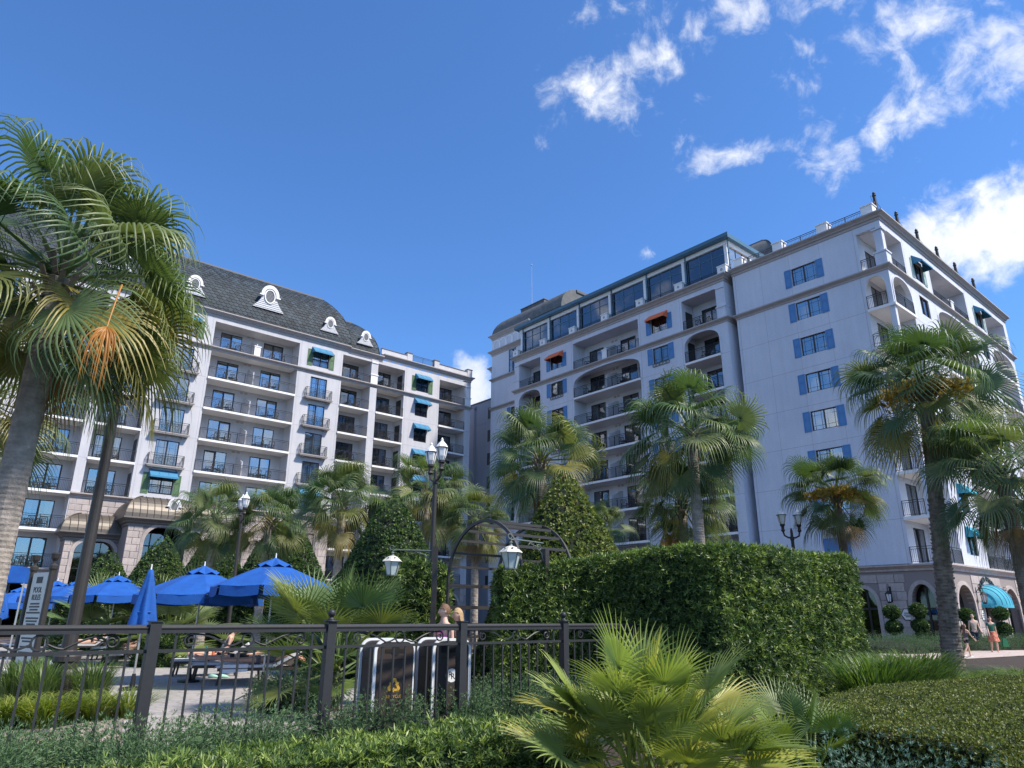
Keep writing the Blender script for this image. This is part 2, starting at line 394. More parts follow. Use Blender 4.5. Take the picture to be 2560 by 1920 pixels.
def m_juliet_slab(L,dp):
    mb=MB(); y=-dp-.08
    for z0,z1,e in ((-.08,0,.12),(-.14,-.08,.06),(-.2,-.14,0)): mb.box(-L/2-e,y-e*.4+.03,z0,L/2+e,0,z1)
    for sg in (-1,1): mb.box(sg*L*.36-.08,-.3,-.34,sg*L*.36+.08,0,-.2)
    return mb.mesh('balcony',TRIM)
def m_shutter(w,h,mat):
    mb=MB(); f=.07
    mb.box(-w/2,-.015,0,w/2,.0,h)
    for a,b in ((-w/2,-w/2+f),(w/2-f,w/2)): mb.box(a,-.04,0,b,-.0151,h)
    for z0,z1 in ((0,f),(h*.56,h*.56+f),(h-f,h)): mb.box(-w/2+f,-.04,z0,w/2-f,-.0151,z1)
    for z0,z1 in ((f+.05,h*.56-.05),(h*.56+f+.05,h-f-.05)): mb.bev(-w/2+f+.04,-.034,z0,w/2-f-.04,-.0152,z1,.015)
    return mb.mesh('shutter',mat)
def m_awning(w,mat,out=.72,h=.62,val=.15):
    mb=MB(); t=.0; n=6
    # sagging top in strips, side gussets, hanging valance, front bar
    vs=[];fs=[]
    for i in range(n+1):
        q=i/n; vs+= [(-w/2,-out*q,val+h*(1-q)-.03*math.sin(PI*q)),(w/2,-out*q,val+h*(1-q)-.03*math.sin(PI*q))]
    for i in range(n): fs.append((2*i,2*i+1,2*i+3,2*i+2))
    mb.add(vs,fs)
    for sg in (-1,1): mb.add([(sg*w/2,0,val+h),(sg*w/2,0,0),(sg*w/2,-out,0),(sg*w/2,-out,val)],[(0,1,2,3)])
    mb.add([(-w/2,-out,val),(w/2,-out,val),(w/2,-out-.012,0),(-w/2,-out-.012,0)],[(0,1,2,3)])
    mb.bar((-w/2,-out+.02,val-.02),(w/2,-out+.02,val-.02),.03)
    for i in (1,2): x=-w/2+w*i/3; mb.bar((x,0,val+h-.01),(x,-out,val-.0),.012,.02)
    return mb.mesh('awning',mat)
def m_grille(w,h=.34):
    mb=MB(); mb.box(-w/2,-.05,0,w/2,-.02,.03); mb.box(-w/2,-.05,h-.03,w/2,-.02,h); n=5
    for i in range(n+1): x=-w/2+w*i/n; mb.box(x-.012,-.05,.03,x+.012,-.02,h-.03)
    for i in range(n):
        c=-w/2+w*(i+.5)/n; r=min(w/n,h)*.36; mb.tube([(c+r*math.cos(a*.7),-.035,h/2+r*math.sin(a*.7)) for a in range(10)],.014,4)
    return mb.mesh('window_grille',DARK)
def m_chair():
    mb=MB(); s=.26
    mb.box(-s,-.25,.40,s,.25,.44)
    for x in (-s,s):
        mb.bar((x,-.25,0),(x,-.25,.64),.035); mb.bar((x,.27,0),(x,.25,.44),.035); mb.bar((x,.25,.44),(x,.34,.92),.035); mb.bar((x,-.27,.64),(x,.3,.66),.045,.03)
    mb.bar((-s,.34,.92),(s,.34,.92),.05); mb.bar((-s,.27,.55),(s,.27,.55),.03)
    mb.bar((-s,.27,.55),(s,.34,.92),.022); mb.bar((s,.27,.55),(-s,.34,.92),.022)
    mb.tube([(.12*math.cos(a*PI/5),.305,.735+.11*math.sin(a*PI/5)) for a in range(11)],.014,4)
    mb.bar((-s,.05,.12),(s,.05,.12),.02)
    return mb.mesh('balcony_chair',WOODF)
def m_table():
    mb=MB(); mb.lathe([(.30,.47),(.30,.5)],n=14); mb.lathe([(.03,.02),(.03,.47)],n=6)
    for k in range(4): a=k*PI/2+.6; mb.bar((0,0,.22),(.24*math.cos(a),.24*math.sin(a),0),.03)
    return mb.mesh('balcony_table',WOODF)
ORD=['first','second','third','fourth','fifth','sixth','seventh','eighth','ninth','tenth','eleventh','twelfth']
def put_door(fr,s,d,z,w,h=2.4,mat=None,open_=False):
    mat=mat or GLASS
    o=fr.put('glass_door',cached(('df',w,h),lambda:m_doorframe(w,h)),s,d,z)
    pw=w/2-.15; pm=cached(('pn',round(pw,3),h,mat.name),lambda:m_pane(pw,h-.14,mat))
    for sg in (-1,1):
        if open_ and sg<0: continue
        link('pane',pm,o,(sg*(w/4-.0),.04,.065)).rotation_euler=(rnd.gauss(0,.012),0,rnd.gauss(0,.012))
    r=rnd.random(); cw=w*.26 if r<.4 else w*.46
    cm=cached(('cu',round(cw,2),h),lambda:m_curtain(cw,h-.1))
    for sg in ((-1,1) if r<.62 else ((1,) if r<.85 else ())): link('curtain',cm,o,(sg*(w/2-cw/2-.05),.2,.05))
    return o
def put_window(fr,s,z,w,h,rows=(.22,.8),d=.1,mat=None,grid=True,name='window'):
    mat=mat or GLASS
    o=fr.put(name,cached(('fw',w,h,rows,grid),lambda:m_french(w,h,rows,grid)),s,d,z)
    pw=w/2-.12; pm=cached(('pn',round(pw,3),h,mat.name),lambda:m_pane(pw,h-.14,mat))
    for sg in (-1,1): link('pane',pm,o,(sg*w/4,.045,.07)).rotation_euler=(rnd.gauss(0,.012),0,rnd.gauss(0,.012))
    r=rnd.random(); cw=w*(.25 if r<.25 and mat is GLASS_D else .47); cm=cached(('cu',round(cw,2),h),lambda:m_curtain(cw,h-.1))
    for sg in (-1,1):
        if r<.9: link('curtain',cm,o,(sg*(w/2-cw/2-.05),.22,.05))
    return o
def arch_pts(a,b,zs,zt,n=14,pw=2.):
    "points of an arch from (a,zs) over (mid,zt) to (b,zs)"
    c=(a+b)/2; r=(b-a)/2
    return [(c-r*math.copysign(abs(math.cos(PI*i/n))**(2/pw),math.cos(PI*i/n)),zs+(zt-zs)*abs(math.sin(PI*i/n))**(2/pw)) for i in range(n+1)]
def arch_fill(mb,a,b,zs,zt,z1,y0,y1,pw=2.):
    "wall piece that closes a rectangular opening down to an arch"
    p=arch_pts(a,b,zs,zt,14,pw); mb.ring([(x,z1) for x,z in p],p,y0,y1)
def arch_trim(mb,a,b,z0,zs,zt,w,y0,y1,pw=2.):
    p=arch_pts(a,b,zs,zt,16,pw); c=(a+b)/2; q=[(x+(x-c)/abs((b-a)/2)*w,z+w*math.sin(PI*i/16)) for i,(x,z) in enumerate(p)]
    mb.ring([(a-w,z0)]+q+[(b+w,z0)],[(a,z0)]+p+[(b,z0)],y0,y1)
CORN=[(0,-.62),(.06,-.60),(.06,-.42),(.16,-.36),(.2,-.26),(.36,-.14),(.42,-.10),(.42,0),(0,.02)]
BELT=[(0,-.42),(.05,-.40),(.05,-.28),(.16,-.18),(.26,-.10),(.26,0),(0,.02)]
CHAIR=m_chair(); TABLE=m_table()
FURN=[]
def furnish(fr,wing,colname,k,s,dirn,seed):
    "two chairs and a small table in front of a balcony door"
    r=random.Random(seed); 
    for i,(dx,rot) in enumerate(((-.55*dirn,.5*dirn),(.5*dirn,-.55*dirn))):
        p=fr.loc(s+dx+r.uniform(-.1,.1),.85+r.uniform(-.1,.2),ZF(k)+.003)
        FURN.append(('balcony_chair',CHAIR,fr,p,fr.rot+PI+rot+r.uniform(-.4,.4),
          '%s metal chair, %s balcony level, %s, %s'%(('left' if dx<0 else 'right'),ORD[k],wing,colname),'chair','metal chairs on the hotel balconies'))
    p=fr.loc(s+r.uniform(-.1,.1),.6,ZF(k)+.003)
    FURN.append(('balcony_table',TABLE,fr,p,0,'round metal table, %s balcony level, %s, %s'%(ORD[k],wing,colname),'table','small tables on the hotel balconies'))
def facade(root,fr,cols,ztop,wing,kbot,dep=1.8,awn={}):
    W_=fr.mb(); J=fr.mb(); mat_wall=cols[0].get('mat',STUCCO)
    for ci,c in enumerate(cols):
        a,b=c['s0'],c['s1']; k0=c.get('k0',kbot); zb=ZF(k0) if k0>0 else ZF(0)
        if c['t']=='w':
            y=c.get('y',0.); holes=[]
            for k,w in c.get('wins',{}).items():
                holes.append((w['a'],w['b'],ZF(k)+w['z0'],ZF(k)+w['z1']))
            wall_holes(W_,a,b,zb,ztop,holes,y,.14)
            if y<0:
                for x in (a,b): W_.add([(x,y,zb),(x,.0,zb),(x,.0,ztop),(x,y,ztop)],[(0,1,2,3)])
            for k in range(k0,8):
                if k>k0 and k!=7: J.box(a,y-.004,ZF(k)-.11,b,y+.01,ZF(k)-.085)
            if b-a>2:
                for x in (a+.22,b-.22): J.box(x-.012,y-.004,zb,x+.012,y+.01,ztop)
                if b-a>8:
                    for x in np.arange(a+2.6,b-1,2.55): J.box(x-.009,y-.003,zb,x+.009,y+.01,ztop)
            for k,w in c.get('wins',{}).items():
                m=(w['a']+w['b'])/2; ww=round(w['b']-w['a'],3); hh=round(w['z1']-w['z0'],3); z=ZF(k)+w['z0']
                ty=w.get('t','win')
                if ty=='closed':
                    for q in range(4): fr.put('shutter',cached(('sh',ww/4,hh,w['sh'].name),lambda:m_shutter(ww/4-.02,hh,w['sh'])),w['a']+ww*(q+.5)/4,y,z)
                    continue
                if ty=='juliet':
                    o=put_window(fr,m,z,ww,hh,(.72,),d=.1+y)
                    jb=fr.put('balcony',cached(('js',ww),lambda:m_juliet_slab(ww+1.0,.45)),m,y,ZF(k)+.0)
                    link('railing',cached(('jr',ww),lambda:m_juliet_rail(ww+.95,.42)),jb,(0,0,0))
                else:
                    put_window(fr,m,z,ww,hh,w.get('rows',(.22,.8)),d=.1+y,mat=w.get('glass'),grid=w.get('grid',True))
                if 'sh' in w:
                    sm=cached(('sh',.56,hh,w['sh'].name),lambda:m_shutter(.56,hh+.06,w['sh']))
                    for sg in (-1,1): fr.put('shutter',sm,m+sg*(ww/2+.31),y-.004,z-.03)
                if 'aw' in w:
                    awid=w.get('awid',ww+.35); fr.put('awning',cached(('aw',awid,w['aw'].name),lambda:m_awning(awid,w['aw'])),m,y-.03,z+hh-.42)
                if w.get('grille'): fr.put('window_grille',cached(('gr',ww),lambda:m_grille(ww+.1)),m,y,z-.36)
                if w.get('rail'):
                    g=fr.put('window_rail',cached(('wr',ww,w['rail']),lambda:m_rail(ww-.05,w['rail'])),m,y+.04,z)
        else:
            dp=c.get('dep',dep); dh=2.4
            for k in range(k0,8):
                z=ZF(k); z1=ZF(k+1) if k<7 else ztop
                holes=[(p,q,z,z+dh) for p,q in c['doors']]
                wall_holes(W_,a,b,z,z1,holes,dp,.12)
                if not c.get('open'): W_.add([(a,0,z),(a,dp,z),(a,dp,z1),(a,0,z1)],[(0,1,2,3)])
                sd=c.get('side')
                W_.add([(b,0,z),(b,dp,z),(b,dp,z1),(b,0,z1)],[(3,2,1,0)])
                if sd:
                    x=b-.02 if sd>0 else a+.02; o=fr.mb(); o.box(min(x,x-.02*sd),dp*.28,z,max(x,x-.02*sd),dp*.85,z+2.2); o.build('side_door',FRAME,root)
                # slab
                lip=-.14 if k!=7 else .0
                sb=fr.mb(); sb.box(a+.002-((.35-lip) if c.get('open') else 0),lip,z-.2,b-.002,dp,z); 
                if k==k0 and kbot==0 and k0==0: pass
                slab=sb.build('balcony',WHITE,root)
                parts=[(a+.02,b-.02)]
                if k==7 and c.get('pier'):
                    pm=(a+b)/2; parts=[(a+.02,pm-.33),(pm+.33,b-.02)]
                    pb=fr.mb(); pb.box(pm-.31,-.06,z,pm+.31,.5,z+1.05); pb.box(pm-.36,-.1,z+1.05,pm+.36,.55,z+1.16); pb.box(pm-.2,-.08,z+.15,pm+.2,-.06,z+.9); pb.build('balcony_pier',WHITE,root)
                for p,q in parts:
                    L=round(q-p,2); link('railing',cached(('rl',L),lambda:m_rail(L)),slab,fr.loc((p+q)/2,.03 if k==7 else -.05,z),fr.rot)
                for (p,q) in c['doors']:
                    put_door(fr,(p+q)/2,dp+.02,z,round(q-p,3),dh,c.get('glass'),open_=False)
                if c.get('div'):
                    dv=fr.mb(); m=(a+b)/2; pl=[(.15,0),(dp,0),(dp,2.05)]+[(dp-.2-.5*math.sin(i*PI/12),2.05-.25*i/6) for i in range(7)]+[(.35,1.5),(.15,1.45)]
                    n_=len(pl); dv.add([(m-.05,y_,z+zz) for y_,zz in pl]+[(m+.05,y_,z+zz) for y_,zz in pl],[tuple(range(n_)),tuple(range(2*n_-1,n_-1,-1))]+[(i,(i+1)%n_,(i+1)%n_+n_,i+n_) for i in range(n_)])
                    dv.build('balcony_divider',STUCCO,root)
                    vb=fr.mb()
                    for x in (m-.55,m-.1): vb.box(x,dp-.02,z+2.5,x+.3,dp-.001,z+2.68)
                    vb.build('wall_vent',TRIM,root)
                for i,(p,q) in enumerate(c['doors']):
                    if c.get('furn',True): furnish(fr,wing,c['nm']+(', %s door'%('left' if i==0 else 'right') if len(c['doors'])>1 else ''),k,(p+q)/2,1 if (i+k)%2 else -1,hash((wing,ci,k,i))%9999 if False else ci*100+k*10+i)
                if k==6 and c.get('arch'):
                    arch_fill(W_,a,b,z+1.25,z+2.5,z1-.05,0,.32,2.6)
                    T_=fr.mb(); arch_trim(T_,a,b,z+.0,z+1.25,z+2.5,.16,-.05,-.001,2.6); T_.build('arch_trim',mat_wall,root)
            zt=ztop; W_.box(a,0,zt-.5,b,.35,zt); 
            W_.add([(a,.35,zt-.5),(b,.35,zt-.5),(b,dp,zt-.5),(a,dp,zt-.5)],[(0,1,2,3)])
    W_.build('wall',mat_wall,root); J.build('panel_joints',JOINT,root,kind=None)
BROT=R(90-49.4)
ROOT_L=thing('hotel_wing','long white hotel wing with slate mansard roof and rows of balconies, left','building',(0,0,0),BROT)
ROOT_R=thing('hotel_wing','pale lilac hotel wing with glazed rooftop lounge and blue shutters, right','building',(0,0,0),BROT)
# ------------------------------------------------------------------ stone walls
def stone_blocks(fr,s0,s1,z0,z1,holes,y=-.0,rh=.56,bl=1.0,mat=None):
    "courses of separate stone blocks laid in front of a mortar face; holes are (a,b,z0,z1) kept clear"
    nrow=max(1,round((z1-z0)/rh)); h=(z1-z0)/nrow
    for r_ in range(nrow):
        z=z0+r_*h; x=s0-(bl/2 if r_%2 else 0)
        while x<s1:
            a=max(x,s0); b=min(x+bl,s1); x+=bl
            segs=[(a,b)]
            for hq in holes:
                if hq[2]<z+h-.02 and hq[3]>z+.02:
                    segs=[p for (p,q) in segs for p in ((p,min(q,hq[0])),(max(p,hq[1]),q)) if p[1]-p[0]>.12]
            for p,q in segs:
                w=round(q-p,2); 
                if w<.12: continue
                fr.put('stone_block',cached(('st',w,round(h,3)),lambda:MB().bev(-w/2+.012,-.05,.012,w/2-.012,.0,h-.012,.018).mesh('stone_block',STONE)),(p+q)/2,y-.0+rnd.uniform(-.008,.004),z)
# ------------------------------------------------------------------ left wing
FL=Fr(ROOT_L,0,66.)
def W(a,b,z0,z1,**k): return dict(a=a,b=b,z0=z0,z1=z1,**k)
def julcol(a,b,wa,wb,nm):
    w={k:W(wa,wb,.12,2.35,t='juliet') for k in (3,4,5,6)}
    for k in (2,7): w[k]=W(wa,wb,.55,2.3,sh=SH_GREEN,aw=AW_BLUE,rail=.8,rows=(.45,.75))
    return dict(t='w',s0=a,s1=b,wins=w,k0=2)
colsL=[dict(t='w',s0=-9.,s1=-5.4,k0=0),dict(t='b',s0=-5.4,s1=-.6,doors=[(-3.8,-1.7)],nm='far left column',furn=False),
 dict(t='w',s0=-.6,s1=4.5,k0=0,wins={k:W(1.0,2.9,.12,2.35,t='juliet') for k in range(1,8)}),
 dict(t='b',s0=4.5,s1=9.5,doors=[(6.75,8.85)],nm='leftmost column beside the palm trunk'),
 dict(t='w',s0=9.5,s1=10.2,y=-.05,k0=0),
 dict(t='b',s0=10.2,s1=13.8,doors=[(10.75,12.85)],k0=2,side=1,nm='column behind the tall lamp pole'),
 julcol(13.8,18.65,15.2,17.15,''),
 dict(t='b',s0=18.65,s1=27.3,doors=[(19.85,21.95),(24.2,26.3)],k0=2,div=True,pier=True,nm='wide double column'),
 julcol(27.3,32.3,28.85,30.7,''),
 dict(t='b',s0=32.3,s1=35.8,doors=[(33.2,35.2)],k0=0,nm='column under the small slate hip',glass=GLASS_D),
 dict(t='w',s0=35.8,s1=36.65,y=-.05,k0=0),
 dict(t='b',s0=36.65,s1=40.2,doors=[(37.5,39.4)],k0=0,side=1,nm='column right of the slate hip',glass=GLASS_D),
 dict(t='w',s0=40.2,s1=45.1,k0=0,wins={**{k:W(41.8,43.5,.55,2.3,aw=AW_BLUE,rail=.7,glass=GLASS_D,grid=False) for k in (0,1,2,3,4,5,6)},7:W(41.8,43.5,.55,2.3,sh=SH_GREEN,aw=AW_BLUE,rail=.8,glass=GLASS_D,grid=False)}),
 dict(t='b',s0=45.1,s1=48.9,doors=[(46.2,48.2)],k0=0,nm='rightmost column',glass=GLASS_D),
 dict(t='w',s0=48.9,s1=49.8,y=-.0,k0=0)]
facade(ROOT_L,FL,colsL,29.2,'white left wing',0)
def shell():
    mb=FL.mb(); x0,x1=-9.,49.8
    for x in (x0,x1): mb.add([(x,0,0),(x,16,0),(x,16,29.6),(x,0,29.6)],[(0,1,2,3)])
    mb.add([(x0,16,0),(x1,16,0),(x1,16,29.6),(x0,16,29.6)],[(0,1,2,3)])
    mb.add([(x0,0.02,29.25),(x1,0.02,29.25),(x1,16,29.25),(x0,16,29.25)],[(0,1,2,3)])
    mb.build('end_wall',STUCCO,ROOT_L)
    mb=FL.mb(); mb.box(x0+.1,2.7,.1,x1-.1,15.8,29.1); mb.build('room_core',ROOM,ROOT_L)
    mb=FL.mb(); sweep(mb,[(-9.,0),(33.,0)],[(o,z+29.75) for o,z in CORN],-1); sweep(mb,[(33.0,.0),(37.2,.0)],[(o*.9,z+29.62) for o,z in CORN],-1)
    sweep(mb,[(37.2,0.),(49.8,0.),(49.8,4)],[(o*.9,z+29.95) for o,z in CORN],-1); mb.build('cornice',TRIM,ROOT_L)
    mb=FL.mb(); sweep(mb,[(-9.,-.0),(49.8,-.0),(49.8,4)],[(o,z+26.12) for o,z in BELT],-1); mb.build('belt_course',TRIM,ROOT_L)
    # corner column of the top row, its pedestal
    for x in (36.22,49.35):
        mb=FL.mb(); mb.box(x-.42,-.1,26.14,x+.42,.5,27.15); mb.box(x-.48,-.16,27.15,x+.48,.56,27.27); mb.box(x-.28,-.02,27.27,x+.28,.42,28.6); mb.box(x-.4,-.12,28.6,x+.4,.52,28.75); mb.build('pilaster',WHITE,ROOT_L)
    # parapet with a stretch of railing
    mb=FL.mb()
    for a,b in ((37.0,40.4),(44.9,49.6)): mb.box(a,.02,29.97,b,.32,30.62)
    for x in (40.75,44.6,49.6): mb.box(x-.35,-.02,29.97,x+.35,.5,30.95)
    mb.build('parapet',STUCCO,ROOT_L)
    mb=FL.mb()
    for a,b in ((37.0,40.4),(44.95,49.25)): mb.box(a,-.03,30.622,b,.37,30.69)
    for x in (40.75,44.6,49.6): mb.box(x-.4,-.07,30.952,x+.4,.55,31.05)
    mb.build('parapet_cap',SLATE_TRIM,ROOT_L)
    link('railing',m_rail(3.1,.95),ROOT_L,FL.loc(42.67,.15,29.97),0)
shell()
SHINGLE=cached('shingle',lambda:MB().add([(-.235,0,.5),(.235,0,.5),(.235,-.035,.16),(.12,-.06,.0),(-.12,-.06,.0),(-.235,-.035,.16),(-.235,.02,.0),(.235,.02,.0)],[(0,5,4,3,2,1),(4,6,7,3),(5,6,4),(3,7,2)]).mesh('roof_shingle',SLATE))
def mansard(root,fr,a,b,d0,z0,set_,hgt,hipL,hipR,back,name_lbl,single=0,mat=SLATE,shingles=True):
    """barrel-curved slate roof: eave from a to b at depth d0; rises hgt and sets back set_; hips at the ends"""
    th=2*math.atan(set_/hgt); Rr=hgt/math.sin(th)
    P=lambda t:(Rr*(1-math.cos(th*t)),Rr*math.sin(th*t))
    n=12; mb=fr.mb(); rows=[]
    for i in range(n+1):
        sb,z=P(i/n); rows.append([(a+(sb if hipL else 0),d0+sb,z0+z),(b-(sb if hipR else 0),d0+sb,z0+z),(b-(sb if hipR else 0),back-sb*.5,z0+z),(a+(sb if hipL else 0),back-sb*.5,z0+z)])
    vs=[p for r in rows for p in r]; fs=[]
    for i in range(n):
        for j in range(4): fs.append((i*4+j,i*4+(j+1)%4,(i+1)*4+(j+1)%4,(i+1)*4+j))
    fs.append((n*4,n*4+1,n*4+2,n*4+3)); mb.add(vs,fs); roof=mb.build('roof',mat,root)
    # ridge cap band and hip rolls
    sb,z=P(1.); cb=fr.mb(); xa,xb=a+(sb if hipL else 0),b-(sb if hipR else 0)
    sweep(cb,[(xa-.0,d0+sb),(xb,d0+sb),(xb,back-sb*.5)],[(.12,z0+z-.28),(.14,z0+z-.05),(.14,z0+z+.06),(-.3,z0+z+.06)],-1); cb.build('ridge_cap',SLATE_TRIM,root)
    if hipR:
        hb=fr.mb(); hb.tube([(b-P(i/10)[0]+.02,d0+P(i/10)[0]-.02,z0+P(i/10)[1]) for i in range(11)],.05,6); hb.build('hip_roll',SLATE,root)
    if not shingles: return P
    rh=.34; L=Rr*th; nr=int(L/rh); allv=[];allf=[]; cnt=0; sv=np.array([v.co[:] for v in SHINGLE.vertices]); sf=[tuple(p.vertices) for p in SHINGLE.polygons]
    cand=[]
    for r_ in range(nr):
        t=r_*rh/L; sb,z=P(t); ang=th*t; x=xa0=a+(sb if hipL else 0)+.25; xe=b-(sb if hipR else 0)-.2
        x+= .235 if r_%2 else 0
        while x<xe: cand.append((x,d0+sb-.01,z0+z,ang)); x+=.48
    cam_s=18.
    cand.sort(key=lambda c:(c[0]-cam_s)**2*.2+(c[2]-z0)**2)
    for i,(x,y,z,ang) in enumerate(cand):
        if i<single:
            o=link('roof_shingle',SHINGLE,root,fr.loc(x,y,z)); o.rotation_euler=(-ang,0,fr.rot); 
        else:
            ca,sa=math.cos(ang),math.sin(ang); q=[(x+p[0],y+p[1]*ca+p[2]*sa,z-p[1]*sa+p[2]*ca) for p in sv]
            o=len(allv); allv+=q; allf+=[tuple(j+o for j in f) for f in sf]
    m2=fr.mb(); m2.add(allv,allf); m2.build('roof_shingles',mat,root,kind='stuff')
    return P
mansard(ROOT_L,FL,30.2,36.9,.35,29.6,2.6,4.35,False,True,9,'',0)
mansard(ROOT_L,FL,-9.,33.05,-.1,29.75,2.7,5.85,False,True,12,'',300)
def m_dormer(sc):
    "bell-shaped zinc dormer with an oval louvre; returns meshes (body, trim, louvre)"
    def bell(k): 
        pts=[]
        for i in range(13):
            q=i/12; x=.42+.85*(1-q)**2.2 if q<.62 else None
            if x is not None: pts.append((x*1.0,q*1.9))
        z1=pts[-1][1]; r=pts[-1][0]
        for i in range(1,9): a=i*PI/16; pts.append((r*math.cos(a)*1.0,z1+r*1.25*math.sin(a)))
        return pts
    half=bell(0); poly=[(-x,z) for x,z in half][::1]; full=[(x*sc,z*sc) for x,z in half]+[(-x*sc,z*sc) for x,z in reversed(half)]
    b=MB(); b.prism(full,0,1.6*sc)
    for i in range(5): z=(.1+.16*i)*sc; xx=np.interp(z/sc,[q[1] for q in half[:8]],[q[0] for q in half[:8]])*sc; b.box(-xx*.98,-.03*sc,z,xx*.98,-.001,z+.05*sc)
    body=b.mesh('dormer',ZINC)
    z1=1.18; t=MB(); p=arch_pts(-.5*sc,.5*sc,z1*sc,(z1+.62)*sc,16); q=arch_pts(-.74*sc,.74*sc,(z1)*sc,(z1+.9)*sc,16); t.ring(q,p,-.12*sc,-.02)
    for sg in (-1,1): t.box(min(sg*.5,sg*.86)*sc,-.14*sc,(z1-.1)*sc,max(sg*.5,sg*.86)*sc,-.02,z1*sc)
    ov=[(.44*sc*math.cos(i*PI/12),1.12*sc+.62*sc*math.sin(i*PI/12)) for i in range(25)]; ov2=[(.36*sc*math.cos(i*PI/12),1.12*sc+.53*sc*math.sin(i*PI/12)) for i in range(25)]
    t.ring(ov,ov2,-.09*sc,-.01)
    l=MB(); l.prism(ov2[:-1],-.03*sc,-.005); 
    for i in range(-4,5):
        z=1.12*sc+i*.11*sc; w=.34*sc*math.sqrt(max(0,1-(i*.11/.53)**2)); l.box(-w,-.055*sc,z-.02*sc,w,-.031*sc,z+.02*sc)
    return body,t.mesh('dormer_trim',WHITE,),l.mesh('louvre',LOUV)
ZINC=material('zinc',(.62,.63,.66),.55,.1,8,.1,30); LOUV=material('louvre_grey',(.22,.225,.24),.7,.1,20)
def put_dormer(fr,s,d,z,sc,root):
    b,t,l=cached(('dm',sc),lambda:m_dormer(sc)); o=fr.put('dormer',b,s,d,z,root); link('dormer_trim',t,o); link('louvre',l,o)
put_dormer(FL,23.5,-.12,31.35,1.28,ROOT_L); put_dormer(FL,30.35,-.2,30.75,.84,ROOT_L); put_dormer(FL,16.2,-.2,30.75,.95,ROOT_L); put_dormer(FL,34.95,.2,30.6,.80,ROOT_L); put_dormer(FL,9.4,-.12,31.2,1.2,ROOT_L)
def left_base():
    # ground floor: mortar face, stone blocks, arched glazed openings, stone string course
    holes=[]; ar=[]
    for a in (-7.6,-3.2,1.2,5.6,21.6,25.6,29.8,34.,38.2,42.4,46.2): ar.append((a,a+2.5))
    mb=FL.mb(); hs=[(a,b,0.,4.1) for a,b in ar]
    wall_holes(mb,-9,49.8,0,5.0,hs,-.02,.5)
    for a,b in ar: arch_fill(mb,a,b,2.7,4.0,4.1,-.02,.45)
    mb.build('base_wall',MORTAR,ROOT_L)
    stone_blocks(FL,20.5,49.8,0.02,4.72,[(a-.25,b+.25,0,4.35) for a,b in ar],-.02,.78,1.45)
    for a,b in ar:
        t=FL.mb(); arch_trim(t,a,b,0,2.7,4.0,.24,-.09,.2); t.build('stone_arch',STONE,ROOT_L)
        g=FL.mb(); g.box(a,.42,0,b,.44,4.1); gp=g.build('pane',GLASS_V,ROOT_L)
        f=FL.mb(); f.box((a+b)/2-.06,.36,0,(a+b)/2+.06,.419,4.0); f.box(a,.36,2.55,b,.419,2.67); f.build('window_frame',FRAME,ROOT_L)
    mb=FL.mb(); sweep(mb,[(-9,-.04),(49.8,-.04)],[(o,z+5.02) for o,z in BELT],-1); mb.build('stone_course',STONE,ROOT_L)
    # stone storeys between the entrance roofs and the wing
    fr=FL; mb=FL.mb(); wall_holes(mb,9.5,20.5,5.02,11.0,[(-1,-1,-1,-1)],-.03,.1) if False else mb.add([(9.5,-.03,5.0),(20.5,-.03,5.0),(20.5,-.03,11.0),(9.5,-.03,11.0)],[(0,1,2,3)]); 
    mb.box(20.5,-.02,5.0,32.3,.0,11.0); mb.build('base_wall',MORTAR,ROOT_L)
    stone_blocks(FL,9.55,14.2,8.6,10.6,[],-.03,.5,.95)
    stone_blocks(FL,20.5,32.3,5.1,10.6,[(22.2,23.9,5.6,9.6),(26.2,27.9,5.6,9.6),(29,31,5.6,9.6)],-.02,.7,1.45)
    mb=FL.mb(); sweep(mb,[(9.5,-.04),(32.3,-.04)],[(o*1.2,z+11.03) for o,z in BELT],-1); mb.build('stone_course',STONE,ROOT_L)
    for x in (23.05,27.05,30.0):
        put_window(FL,x,5.7,1.6,3.6,(.7,),d=-.06,mat=GLASS_D)
left_base()
